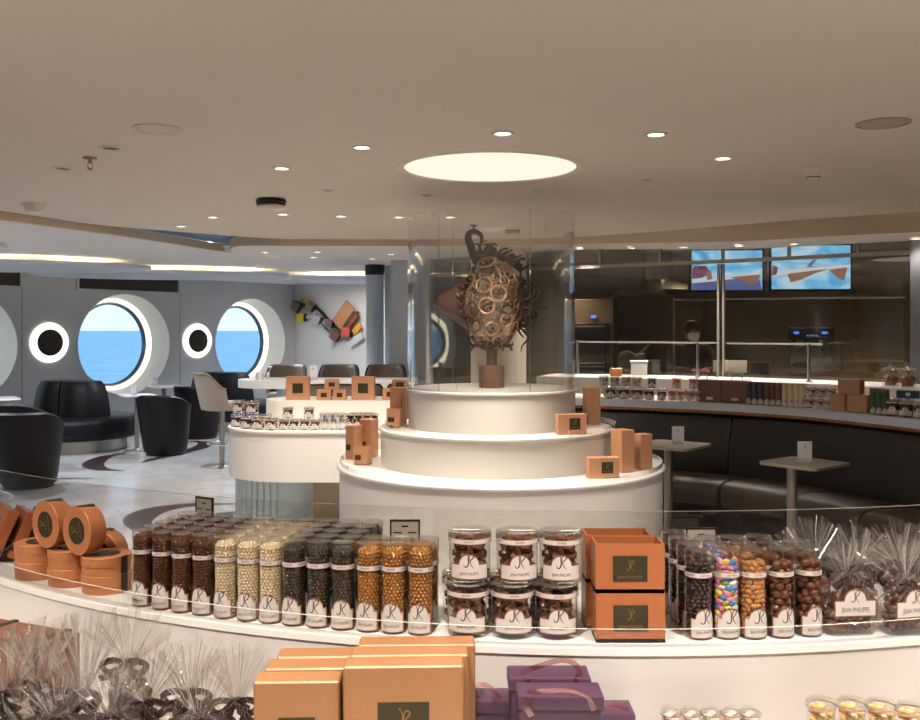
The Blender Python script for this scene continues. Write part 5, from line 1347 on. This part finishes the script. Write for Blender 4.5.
def carton(px, w_, h_, z, lab, inset=.09, rz=-.75):
    x, y = kp(px, inset); t = thing('carton', lab, 'carton', (x, y, z), rz, 'kraft cartons')
    MB().rbox(0, 0, h_ / 2, w_, .09, h_, .003, 1).build('carton_body', M_kraft, t); MB().box(w_ / 2 + .0005, 0, h_ / 2, .001, .088, h_ * .98).build('side_panel', M_kraft2, t, smooth=False)
carton(839.5, .10, .115, ZC, 'kraft carton in the bottom row, next to the red-brown tubs'); carton(859.5, .13, .115, ZC, 'kraft carton in the bottom row, next to the green tubes'); carton(851, .145, .10, ZC + .116, 'kraft carton lying across the two lower cartons', .10)
for i, px in enumerate((894, 907, 921)): ktub(P_kd, px, .07, ZC, 'dark chocolate tub at the counter end, front row, %s from the green tubes' % ords[i], 'dark tubs at the counter end', -.7, sc=(1.0, 1.0, 1.12))
for i, px in enumerate((894, 907)): ktub(P_kd, px, .18, ZC, 'dark chocolate tub at the counter end, back row, %s from the green tubes' % ords[i], 'dark tubs at the counter end', -.7, sc=(1.0, 1.0, 1.12))
# lidded glass jars on the ledge
jar = thing('glass_jar', '', 'glass jar')
MB().lathe([(0, 0), (.05, 0), (.056, .006), (.058, .02), (.056, .10), (.05, .115), (.052, .12), (.049, .12), (.047, .114), (.053, .1), (.055, .02), (.05, .008), (0, .006)], 32).build('jar_body', M_clearp, jar)
MB().lathe([(.058, .12), (.06, .124), (.05, .132), (.02, .142), (.010, .15), (.012, .156), (.016, .164), (.010, .174), (0, .176)], 32).build('jar_lid', M_lidp, jar)
f_ = MB(); r_ = random.Random(4)
for i in range(46): a = r_.random() * 6.28; q = r_.uniform(.02, .042); f_.ball((q * cos(a), q * sin(a), r_.uniform(.014, .088)), r_.uniform(.008, .012), 1)
f_.cyl(.036, .007, .085, 16); f_.build('jar_fill', mat('jar_sweets', (150, 100, 78), rough=.4, noise=.2, nscale=50), jar, angle=3)['kind'] = 'stuff'
PJ = Proto(jar)
for i, (px, D) in enumerate(((890.5, 6.92), (907.5, 6.80))):
    p = at_depth(px, 383, D); PJ.put((p.x, p.y, 1.1405), 0, ('lidded glass jar of sweets on the kitchen ledge, closer to the coffee machine', 'lidded glass jar of sweets on the kitchen ledge, beside the pale post')[i], 'lidded glass jars', (1.08, 1.08, 1.0))
x, y = kp(908, .30); t = thing('display_card', 'small blue card with a white heart standing at the end of the product counter', 'card', (x, y, ZC), -.6)
MB().box(0, 0, .125, .14, .006, .05).box(0, 0, .05, .02, .006, .1).build('card', mat('dark_blue_card', (40, 88, 140), rough=.4), t, smooth=False)
ht = [(0.016 * sin(a) ** 3, -.0035, .125 + .0011 * (13 * cos(a) - 5 * cos(2 * a) - 2 * cos(3 * a) - cos(4 * a))) for a in [2 * pi * i / 28 for i in range(28)]]
MB().add(ht, [tuple(range(28))]).build('white_heart', M_card, t, smooth=False)
# ------------------------------------------------------------------ foreground display counter (curved, two levels)
C1, R_LIP = Vector((.36, 4.325)), 2.45
C2, R_BACK = Vector((.45, 5.30)), 3.00
FZ, SZ = .92, .70
def arc(c, r, a0, a1, n=60): return [Vector((c.x + r * sin(radians(a0 + (a1 - a0) * i / n)), c.y - r * cos(radians(a0 + (a1 - a0) * i / n)))) for i in range(n + 1)]
lip, lipi = arc(C1, R_LIP, -46, 46), arc(C1, R_LIP - .004, -46, 46)
bk = arc(C2, R_BACK, -41, 41)
dc = thing('display_counter', 'curved two-level white display counter filling the foreground', 'counter', (0, 0, 0))
def solid(mb, A, Bq, z0, z1, mat=0):
    mb.strip([[(p.x, p.y, z) for p in c] for c, z in ((A, z0), (A, z1), (Bq, z1), (Bq, z0), (A, z0))], mat)
    for i in (0, -1): mb.add([(A[i].x, A[i].y, z0), (A[i].x, A[i].y, z1), (Bq[i].x, Bq[i].y, z1), (Bq[i].x, Bq[i].y, z0)], [(0, 1, 2, 3)], mat)
    return mb
M_ftop = mat('display_top_white', (240, 238, 234), rough=.3); M_fpanel = mat('display_panel_cream', (216, 209, 206), rough=.45)
solid(MB(), lip, bk, FZ - .014, FZ).build('upper_top', M_ftop, dc)
solid(MB(), arc(C1, R_LIP - .003, -46, 46), arc(C1, R_LIP - .03, -46, 46), SZ, FZ - .014).build('front_panel', M_fpanel, dc)
solid(MB(), arc(C1, R_LIP + .53, -46, 46), arc(C1, R_LIP - .004, -46, 46), SZ - .02, SZ).build('lower_shelf', M_ftop, dc)
solid(MB(), arc(C1, R_LIP + .51, -46, 46), arc(C1, R_LIP + .49, -46, 46), 0, SZ - .02).build('lower_panel', M_fpanel, dc)
solid(MB(), arc(C2, R_BACK + .03, -41, 41), arc(C2, R_BACK, -41, 41), 0, FZ - .014).build('back_panel', M_fpanel, dc)
# low clear fence on the lip and the clear screen at the back
def pane(A, Bq, z0, z1, name, m_, e0=.0012):
    m = MB(); m.strip([[(p.x, p.y, z) for p in A] for z in (z0, z1)], 0); m.strip([[(p.x, p.y, z) for p in Bq] for z in (z0, z1)], 0)
    m.strip([[(p.x, p.y, z1) for p in A], [(p.x, p.y, z1 + .0002) for p in Bq]], 1)
    return m.build(name, [m_, M_edge], dc)
pane(arc(C1, R_LIP - .006, -45, 45), arc(C1, R_LIP - .0095, -45, 45), FZ, FZ + .037, 'front_fence', M_acryl)
pane(arc(C2, R_BACK - .012, -40, 40), arc(C2, R_BACK - .017, -40, 40), FZ, 1.108, 'back_screen', M_acryl)

# pearl tubes: thirteen columns, several rows deep
colsP = [(140, 607.5, 'brown'), (159.5, 610.5, 'brown'), (180, 613.5, 'brown'), (201, 616.2, 'brown'), (223.5, 619.5, 'cream'), (246, 622, 'cream'), (269, 624.3, 'cream'),
         (292.5, 626.8, 'black'), (317, 629, 'black'), (342, 631, 'black'), (367.5, 633, 'gold'), (393.5, 634.7, 'gold'), (420.5, 636, 'gold')]
ZT = FZ + .0005
depth_rows = {'brown': 5, 'cream': 5, 'black': 5, 'gold': 2}
rownm = ['front row', 'second row', 'third row', 'fourth row', 'back row']
cnt = {}
for ci, (px, py, k) in enumerate(colsP):
    cnt[k] = cnt.get(k, -1) + 1
    b = on_plane(px, py, FZ); t_ = ci / 12
    sx = .875 + .135 * t_; sz = .955 + .075 * t_
    c0 = Vector((b.x, b.y + TUBE_R * sx * .9, ZT))
    nxt = {'brown': 'the round copper boxes', 'cream': 'the brown pearls', 'black': 'the cream pearls', 'gold': 'the black pearls'}[k]
    for r in range(depth_rows[k]):
        rn = rownm[r] if k != 'gold' else ('front row', 'back row')[r]
        PEARL[k].put((c0.x + .010 * r + rnd.uniform(-.001, .001), c0.y + .0545 * r * sx ** .3, ZT), rnd.uniform(-.12, .12) - (.10 if r == 0 else 0) - .2 * (1 - t_),
                     'tube of %s chocolate pearls in the %s, %s from %s' % (k, rn, ords[cnt[k]], nxt), '%s pearl tubes' % k, (sx, sx, sz))
# six tubs of chocolates in two layers (more behind in the lower layer)
P_six = Proto(tub(.0435, .103, [(112, 70, 52), (84, 50, 38), (136, 92, 70)], 21, name='chocolate_tub', chunk=.019))
posn = ('first from the gold pearl tubes', 'middle', 'nearest the tall copper boxes')
six = []
for i, (px, py) in enumerate(((468.5, 639.5), (513.5, 640.5), (558.5, 641))):
    b = on_plane(px, py, FZ); six.append(Vector((b.x, b.y + .042, 0)))
    P_six.put((b.x, b.y + .042, ZT), (-.12, .05, .02)[i], 'clear chocolate tub in the bottom row, %s' % posn[i], 'stacked chocolate tubs')
for i, px in enumerate((470, 518.5, 562.5)):
    y = six[i].y + .004; P_six.put(((px - 460) / F * (y - .043), y, ZT + .1078), (-.05, .08, -.04)[i], 'clear chocolate tub in the top row, %s' % posn[i], 'stacked chocolate tubs')
for i in range(3):
    P_six.put((six[i].x - .012, six[i].y + .091, ZT), rnd.uniform(-.3, .3), 'clear chocolate tub standing behind the bottom row, %s' % posn[i], 'stacked chocolate tubs')
# tall open copper boxes, two by two
bx = on_plane(631, 643.5, FZ)
for x, y, z, lab in ((bx.x, bx.y + .04, ZT, 'lower copper box with a dark label, in front, beside the chocolate tubs'), (bx.x - .001, bx.y + .041, ZT + .0995, 'upper open copper box with a dark label, in front, beside the chocolate tubs'),
                     (bx.x - .010, bx.y + .122, ZT, 'lower copper box in the back pair beside the chocolate tubs'), (bx.x - .010, bx.y + .122, ZT + .0995, 'upper open copper box in the back pair beside the chocolate tubs')):
    giftbox('copper_box', .139, .074, .099, .50, .52, loc=(x, y, z), rz=.0, label=lab, group='open copper boxes on the display counter', cat='gift box', copper=M_copper2, open_top=True, lz=.50)
# sweet tubes to the right: five columns, some rows behind
fronts = [(701.7, 641, 'bits', 4), (729.5, 640.5, 'almond', 3), (756.5, 640.5, 'nut', 3), (784, 639.5, 'ball', 3), (812.5, 638, 'ball', 2)]
full = {'bits': 'dark chocolate bits', 'almond': 'pastel sugared almonds', 'nut': 'caramel nuts', 'ball': 'milk chocolate balls'}
fillP = {}
for ci, (px, py, k, rows) in enumerate(fronts):
    b = on_plane(px, py, FZ)
    extra = '' if k != 'ball' else (', beside the caramel nuts' if ci == 3 else ', beside the cellophane bags')
    for r in range(rows):
        loc = (b.x - .004 * r, b.y + .027 + .057 * r, ZT); sc = (1.045, 1.045, 1.0)
        lab = 'tube of %s in the %s%s' % (full[k], ('front row', 'second row', 'third row', 'fourth row')[r], extra)
        if r == 0 and k != 'bits':
            t = sweets_filled(k, 40 + ci, True); t.location = loc; t.scale = sc; t.rotation_euler.z = .12 + .06 * ci; t['label'] = lab; t['group'] = 'sweet tubes on the display counter'
        else:
            if k not in fillP: fillP[k] = Proto(sweets_filled(k, 60 + ci, False))
            fillP[k].put(loc, .1 + rnd.uniform(-.3, .3), lab, 'sweet tubes on the display counter', sc)

# ------------------------------------------------------------------ cellophane bags
M_film = clear('cellophane', tint=(.988, .984, .98), ior=1.45, gain=.9, rough=.05, bump=.35, bscale=40, base=.035)
M_ribbon = mat('brown_satin_ribbon', (62, 42, 38), rough=.3, spec=.8)
nt = M_ribbon.node_tree; _tc = nt.nodes.new('ShaderNodeTexCoord'); _v = nt.nodes.new('ShaderNodeTexVoronoi'); _v.inputs['Scale'].default_value = 260; _v.inputs['Randomness'].default_value = .3
_r = nt.nodes.new('ShaderNodeValToRGB'); _r.color_ramp.interpolation = 'CONSTANT'; _r.color_ramp.elements[0].color = lin((206, 184, 172)) + (1,); _r.color_ramp.elements[1].color = lin((58, 38, 34)) + (1,); _r.color_ramp.elements[1].position = .28
nt.links.new(_tc.outputs['Object'], _v.inputs['Vector']); nt.links.new(_v.outputs['Distance'], _r.inputs[0]); nt.links.new(_r.outputs[0], nt.nodes['Principled BSDF'].inputs['Base Color'])
M_film_body = clear('crumpled_cellophane', tint=(.98, .975, .97), ior=1.5, gain=1.2, rough=.04, bump=.9, bscale=70, base=.035)
M_fold_glint = clear('cellophane_fold_glint', tint=(.9, .89, .87), ior=1.5, gain=1.2, rough=.12, base=.32)
def bag(lab, loc, w_, d_, h_, L, rz, seed, cols, br, label=True, grp='cellophane bags', lean=0.0, spread=62):
    r_ = random.Random(seed)
    t = thing('cellophane_bag', lab, 'gift bag', loc, rz, grp)
    ms = [mat('bagged_sweet_%d_%d_%d' % c, c, rough=.35, noise=.12, nscale=60) for c in cols]
    # chocolates
    m = MB(); hb = h_ * .90; z = br * 1.35
    while z < hb:
        k = 1 - .45 * (z / hb) ** 3; nx = max(2, int(w_ * .92 * k / (br * 1.9))); ny = max(1, int(d_ * .9 * k / (br * 1.9)))
        for i in range(nx):
            for j in range(ny):
                if ny > 2 and 0 < j < ny - 1 and 0 < i < nx - 1 and z < hb * .7: continue
                m.ball(((i - (nx - 1) / 2) * br * 1.95 + r_.uniform(-.2, .2) * br, (j - (ny - 1) / 2) * br * 1.95 + r_.uniform(-.2, .2) * br, z + r_.uniform(-.2, .2) * br), br * r_.uniform(.85, 1.05), 1, r_.randrange(len(ms)), None, .06)
        z += br * 1.6
    m.rbox(0, 0, hb * .4, w_ * .6, d_ * .5, hb * .7, br * .3, 1)
    o = m.build('chocolate_fill', ms, t, angle=3); o['kind'] = 'stuff'
    # film body
    n, rows = 44, []
    for j in range(15):
        q = j / 14; z = h_ * q
        k = 1.0 if q < .62 else 1 - (1 - .10) * ((q - .62) / .38) ** 1.3
        ring = []
        for i in range(n + 1):
            a = 2 * pi * (i % n) / n; c, s = cos(a), sin(a); e = .55
            x = abs(c) ** e * (1 if c > 0 else -1) * w_ / 2 * 1.05; y = abs(s) ** e * (1 if s > 0 else -1) * d_ / 2 * 1.08
            rr = 1 + (.035 + .10 * q) * sin(a * 9 + seed + 3 * q) * (.4 + q) + .02 * sin(a * 17 + seed * 2)
            if q == 0: rr *= .92
            ring.append((x * k * rr, y * k * rr, z + .004 * sin(a * 7 + seed) * (0 if q == 0 else 1)))
        rows.append(ring)
    f = MB().strip(rows); f.add(rows[0][:-1], [tuple(range(n))]); f.build('film_body', M_film_body, t, angle=1.2)
    # pleated fan above the tie
    f = MB()
    for layer in range(3):
        na, nr = 72, 6; rows = []; ph = r_.uniform(0, 6); fr = r_.uniform(12, 16); sp = radians(spread * r_.uniform(.85, 1.1)); ly = (layer - 1) * .42; tilt = r_.uniform(-.12, .12)
        edge_ = [L * (.84 + .16 * cos(a * 1.2) + .05 * sin(a * 9 + ph) + r_.uniform(-.02, .02)) for a in [(-1 + 2 * i / na) for i in range(na + 1)]]
        for j in range(nr + 1):
            row = []
            for i in range(na + 1):
                u = -1 + 2 * i / na; a = u * sp + tilt; r = edge_[i] * j / nr + .002
                y = r * (ly + .16 * sin(u * fr + ph) + .05 * sin(u * fr * 2.7 + ph)) + .010 * sin(4 * u)
                row.append((r * sin(a) + .008 * u, y, h_ - .004 + r * cos(a) * .98))
            rows.append(row)
        f.strip(rows)
        for i in range(2 + layer, na - 1, 5):        # thin fold strips added for bright highlights along the pleats
            a_, b_ = [r[i] for r in rows], [r[i] for r in rows]
            hw = .0005
            f.strip([[(x - hw, y - .0006, z) for x, y, z in a_], [(x + hw, y - .0006, z) for x, y, z in b_]], 1)
    f.build('film_fan', [M_film, M_fold_glint], t, angle=.9)
    # ribbon: tie, two loops, two tails
    rb = MB(); zt = h_ - .006; bw = .014
    rb.torus(.011, .0055, 18, 8, 0, T(z=zt))
    for s in (-1, 1):
        rb.band(smoothpath([(0, -.012, zt), (s * .022, -.022, zt + .012), (s * .045, -.024, zt + .004), (s * .03, -.028, zt - .010), (0, -.014, zt)], 5), bw * .95, .0008, 0, None, (0, 1, .15))
        rb.band(smoothpath([(0, -.014, zt), (s * .02, -.03, zt - .014), (s * r_.uniform(.035, .055), -.034, zt - r_.uniform(.02, .035))], 6), bw, .0008, 0, None, (0, 1, .4))
    rb.build('ribbon', M_ribbon, t)
    if label:
        lw = w_ * .84; y = -d_ / 2 * 1.08 - .004
        m = label_mesh(-y, lw / 2, h_ * .36, h_ * .36 + lw * .37, lw * .27, lw * .30, h_ * .36 + lw * .46, NAMEW, h_ * .36 + lw * .15, lw * .15, curve=False)
        m.build('front_label', [M_paper, M_border, M_print], t, smooth=False).location.y = 0
    return t
CH = [(136, 84, 62), (112, 66, 50), (150, 98, 74)]
bA, bB = on_plane(853, 637, FZ), on_plane(908, 636, FZ)
bag('cellophane bag of chocolate balls with a white label, next to the sweet tubes', (bA.x, bA.y + .034, ZT), .106, .062, .118, .082, .1, 5, CH, .0125)
bag('cellophane bag of chocolate pieces with a white label, at the photo edge', (bB.x + .008, bB.y + .034, ZT), .108, .06, .106, .095, .22, 9, [(122, 78, 56), (146, 100, 72), (92, 56, 42)], .011)
bag('cellophane bag behind the sweet tubes, its fan the nearest to the cafe table', (bA.x - .028, bA.y + .14, ZT), .10, .06, .125, .09, -.25, 13, CH, .0125, False)
bag('cellophane bag between and behind the two labelled bags', (bA.x + .065, bA.y + .125, ZT), .10, .06, .115, .088, .3, 17, CH, .0125, False)
bag('cellophane bag behind the labelled bag at the photo edge', (bB.x + .05, bB.y + .135, ZT), .10, .06, .12, .09, .1, 21, CH, .0125, False)
DK = [(78, 52, 42), (96, 66, 52), (56, 38, 32), (130, 96, 72)]
for k, (px, py, D, w_, L, sp, lab) in enumerate(((8, 690, 1.70, .105, .11, 50, 'cut off by the photo edge'), (40, 682, 1.80, .11, .115, 40, 'just in front of the copper box with dark straps'), (83, 690, 1.70, .12, .135, 36, 'with the widest upright fan, beside the copper box'),
        (130, 660, 1.885, .125, .10, 55, 'standing tallest, closest below the round boxes'), (146, 700, 1.72, .13, .095, 60, 'in front of the tallest one'), (190, 690, 1.87, .12, .10, 50, 'below the brown pearl tubes'), (237, 699, 1.80, .10, .10, 42, 'closest to the flat copper boxes'),
        (200, 716, 1.66, .11, .09, 48, 'at the very front, below the brown pearl tubes'), (58, 716, 1.60, .12, .08, 55, 'frontmost, below the copper box with dark straps'), (112, 714, 1.59, .11, .085, 50, 'at the very front, between two others'))):
    z = EYE - (py - HZ) / F * D
    bag('cellophane bag on the lower shelf, %s' % lab, ((px - 460) / F * D, D, SZ + .0005), w_, .075, z - SZ, L, -.25 + .05 * k, 31 + 7 * k, DK, .014, False, 'cellophane bags on the lower shelf', spread=sp)

# ------------------------------------------------------------------ round copper boxes
M_rcop = mat('round_box_copper', (200, 130, 86), rough=.38, metal=.25, noise=.05, nscale=200)
RB, RH = .058, .0435
rbx = thing('round_box', '', 'round box')
MB().lathe([(0, 0), (RB - .0015, 0), (RB - .0015, .022), (0, .022)], 56).build('box_base', M_rcop, rbx)
MB().lathe([(0, .0205), (RB - .001, .0205), (RB + .0005, .021), (RB + .0005, RH - .0015), (RB - .001, RH), (RB - .006, RH), (RB - .0065, RH - .0006), (0, RH - .0006)], 56).build('box_lid', M_rcop, rbx)
lb = MB().lathe([(.0, RH + .0002), (RB * .56, RH + .0002), (RB * .56, RH - .0005)], 40, 0)
fz = lambda x, y: (x, y, RH + .0006)
put2d(lb, FLAT_MONO, 0, .008, .030, fz, 1); put2d(lb, text2d(NAMEW), 0, -.016, .0085, fz, 1, squash=.8)
lb.build('lid_label', [M_label, M_goldink], rbx, smooth=False)
m = MB(); n = 6
m.strip([[((RB + .0012) * cos(a), (RB + .0012) * sin(a), z) for a in [radians(-24 + 20 * i / n) for i in range(n + 1)]] for z in (.0, RH)]); m.build('side_band', M_label, rbx)
PR = Proto(rbx)
st = [(39, 586, 2.34), (72.5, 593.5, 2.275), (106.5, 600.5, 2.21)]
where = ('stack by the leaning copper boxes', 'middle stack', 'stack beside the brown pearl tubes')
ctr = []
for i, (px, py, D) in enumerate(st):
    D += .04; c = Vector(((px - 460) / F * (D + RB), D + RB, 0)); ctr.append(c)
    for z, lv in ((ZT, 'lower'), (ZT + RH + .0008, 'upper')):
        PR.put((c.x, c.y, z), -.2, '%s round copper box of the %s' % (lv, where[i]), 'round copper boxes')
zs = ZT + 2 * RH + .0016
def standing(x, y, z0, yaw, lab):      # lid facing the viewer, turned by yaw, standing on its rim
    PR.put((x, y, z0 + RB + .0006), 0, lab, 'round copper boxes', None, (Matrix.Rotation(yaw, 3, 'Z') @ Matrix.Rotation(pi / 2, 3, 'X') @ Matrix.Rotation(pi / 2 + .2, 3, 'Z')).to_euler())
p = at_depth(48, 525, 2.36); standing(p.x + .02, 2.36 + .03, zs, -.62, 'round copper box standing on its rim on the stacks, nearer the leaning copper boxes')
p = at_depth(84, 530, 2.30); standing(p.x + .015, 2.30 + .015, zs, -.62, 'round copper box standing on its rim on the stacks, nearer the pearl tubes')
standing((111 - 460) / F * 2.46, 2.46, ZT, -.35, 'round copper box standing half hidden behind the other round boxes')
# leaning copper gift boxes with dark ribbons
for k, (px, D, z, rx) in enumerate(((-17, 2.58, 0, -.42), (3.6, 2.611, 0, -.42), (24, 2.64, 0, -.42))):
    t = thing('copper_box', 'leaning copper gift box with a dark ribbon, %s from the round boxes' % ('third', 'second', 'nearest')[k], 'gift box', ((px - 460) / F * D, D + .02, ZT + .0105), -.95, 'leaning copper gift boxes')
    t.rotation_euler = (0, 0, -.95); Rx = Matrix.Rotation(rx, 4, 'X')
    h_ = (.14, .128, .118)[k]
    MB().rbox(0, 0, h_ / 2, .15, .03, h_, .002, 1, 0, Rx).build('box_body', M_copper2, t)
    MB().box(0, -.0158, h_ * .62, .05, .001, .045, 0, Rx).build('box_label', M_label, t, smooth=False)
    rbn = MB().box(0, 0, h_ * .2, .153, .0335, .012, 0, Rx)
    rbn.torus(.012, .0035, 14, 6, 0, Rx @ T(.03, -.02, h_ * .2, rx=1.2)).torus(.012, .0035, 14, 6, 0, Rx @ T(.052, -.02, h_ * .2, rx=1.2)); rbn.build('ribbon', M_ribbon, t)
p = at_depth(-9, 515, 2.76); PJ.put((p.x, p.y, ZT), 0, 'lidded jar cut off by the photo edge behind the leaning copper boxes', 'jars on the display counter', (1, 1, 1.15))
# copper box with dark straps on the lower shelf
t = thing('copper_box', 'wide red-copper box with dark straps on the lower shelf behind the cellophane bags', 'gift box', ((22 - 460) / F * 2.02, 2.02, SZ + .0005), -.42)
MB().rbox(0, 0, .105, .24, .09, .21, .003, 1).build('box_body', mat('red_copper_paper', (122, 78, 62), rough=.45, metal=.15), t)
for x in (-.07, .085): MB().box(x, 0, .106, .014, .094, .2125).build('strap', M_label, t, smooth=False)
# flat copper boxes standing one behind the other
def flatbox(px0, px1, D, ztop, lab, grp, labelled, rz=.05):
    w_ = (px1 - px0) / F * D; h_ = ztop - SZ
    giftbox('flat_copper_box', w_, .054, h_, .43, .30, loc=((px0 + px1 - 920) / 2 / F * D, D + .027, SZ + .0005), rz=rz, label=lab, group=grp, lz=(h_ - .063 - h_ * .15) / h_, copper=mat('light_copper_paper', (166, 118, 80), rough=.45, metal=.15, noise=.05, nscale=260), lx=0.0)
for k, (px0, px1, D, zt) in enumerate(((343, 463, 1.66, .962), (350, 468, 1.722, .960), (358, 475, 1.784, .958))):
    flatbox(px0, px1, D, zt, 'big flat copper box in the taller row of three, %s' % ('front, with a dark label', 'middle one', 'back one, nearest the pearl tubes')[k], 'taller flat copper boxes', True, .03)
for k, (px0, px1, D, zt) in enumerate(((253, 339, 1.665, .933), (264, 346, 1.727, .934), (276, 352, 1.789, .934))):
    flatbox(px0, px1, D, zt, 'flat copper box in the shorter row of three, %s' % ('front, with a dark label', 'middle one', 'back one, farthest from the viewer')[k], 'shorter flat copper boxes', True, .03)
# purple boxes with pink ribbons
M_purple = mat('purple_paper', (74, 46, 68), rough=.5, spec=.5); M_pink = clear('pink_organza', tint=(.93, .74, .72), ior=1.4, gain=1.2, rough=.3, base=.18, gcol=(1, .8, .78))
def pbox(px, w_, D, ztop, lab, rib):
    t = thing('purple_box', lab, 'gift box', ((px - 460) / F * D, D + .035, SZ + .0005), .0, 'purple gift boxes'); h_ = ztop - SZ
    MB().rbox(0, 0, (h_ - .012) / 2, w_ - .006, .066, h_ - .012, .003, 1).build('box_body', M_purple, t)
    MB().rbox(0, 0, h_ - .0125, w_, .072, .025, .004, 2).build('box_lid', M_purple, t)
    if rib is not None:
        for pts in rib: MB().band(smoothpath([(x * w_, y, h_ + z) for x, y, z in pts], 6), .011, .0008, 0, None, (.2, 1, .25)).build('ribbon', M_pink, t)
    return t
pbox(550, .153, 1.75, .908, 'purple box with the tallest pink ribbon loop, standing behind another', [[(-.36, -.02, -.004), (-.3, -.02, .006), (-.1, -.03, .022), (.12, -.03, .031), (.28, -.03, .027), (.36, -.03, .012), (.33, -.03, -.002)], [(-.27, -.039, .0), (-.23, -.041, -.02), (-.13, -.043, -.036), (.0, -.044, -.044), (.16, -.042, -.034), (.26, -.040, -.014), (.33, -.038, .0)]])
pbox(561, .152, 1.66, .909, 'purple box at the very front, with pink ribbon across it', [[(-.38, -.02, .001), (-.2, -.030, .007), (.1, -.030, .006), (.3, -.036, -.004), (.38, -.039, -.022)], [(-.38, -.037, .0), (-.40, -.040, -.016), (-.34, -.041, -.032)]])
pbox(508, .138, 1.80, .846, 'low purple box with a small pink loop, beside the flat copper boxes', [[(-.42, -.02, 0), (-.44, -.02, .016), (-.36, -.02, .026), (-.2, -.02, .016), (-.1, -.02, -.002)]])
pbox(598, .142, 1.785, .828, 'low purple box half hidden beside the front purple box, towards the nut tubs', [[(.0, -.02, .003), (.2, -.02, .012), (.36, -.02, .006), (.42, -.02, .0)]])
# tubs at the bottom of the picture
P_pop = Proto(tub(.0262, .146, [(222, 176, 110), (236, 202, 146), (196, 144, 84)], 51, name='nut_tub', chunk=.013))
for i, (px, D) in enumerate(((821, 1.80), (851.5, 1.80), (881, 1.795), (911, 1.775))):
    P_pop.put(((px - 460) / F * D, D, SZ + .0005), .2, 'tub of golden caramelised nuts on the lower shelf, %s from the purple boxes' % ords[i], 'golden nut tubs')
P_sm = Proto(tub(.0188, .125, [(222, 196, 186), (236, 224, 216), (190, 150, 140)], 52, name='sweet_tub', chunk=.010))
for i, px in enumerate((671, 691, 711.3, 731.5, 750)):
    P_sm.put(((px - 460) / F * 1.81, 1.81, SZ + .0005), .1, 'slim tub of pale sweets on the lower shelf, %s from the purple boxes' % ords[i], 'slim pale tubs')
# framed price signs
def sign(px, ytop, D, w_, h_, rz, lab):
    p = at_depth(px, ytop, D); t = thing('price_sign', lab, 'price sign', (p.x, p.y, ZT), rz, 'framed price signs'); zt = p.z - ZT
    f = MB(); b = .004
    for x in (-w_ / 2 + b / 2, w_ / 2 - b / 2): f.box(x, 0, zt - h_ / 2, b, .006, h_)
    for z in (zt - b / 2, zt - h_ + b / 2): f.box(0, 0, z, w_ - 2 * b, .006, b)
    f.build('sign_frame', mat('sign_frame_brown', (62, 46, 40), rough=.4), t, smooth=False)
    m = MB().box(0, .0, zt - h_ / 2, w_ - 2 * b, .003, h_ - 2 * b)
    fn = lambda x, y: (x, -.0022, y)
    m.box(0, -.0018, zt - .016, w_ * .22, .0006, .004, 1)
    for sx in (-1, 1):
        m.box(sx * w_ * .24, -.0018, zt - .031, w_ * .28, .0006, .003, 1)
        put2d(m, FLAT_MONO, sx * w_ * .22, zt - .052, .016, fn, 1)
    m.build('sign_card', [mat('sign_card_grey', (206, 200, 182), rough=.5), M_ink], t, smooth=False)
    MB().box(0, .008, (zt - h_) / 2 + .004, .012, .004, zt - h_ + .008).box(0, .0, .0015, .05, .04, .003).build('sign_stand', M_clearp, t, smooth=False)
sign(204.5, 497, 2.465, .062, .082, -.55, 'framed price sign standing behind the brown pearl tubes')
sign(405, 519.5, 2.27, .072, .085, 0, 'framed price sign standing behind the gold pearl tubes')
sign(701, 527.5, 2.25, .075, .085, .05, 'framed price sign standing behind the tubes of dark chocolate bits')
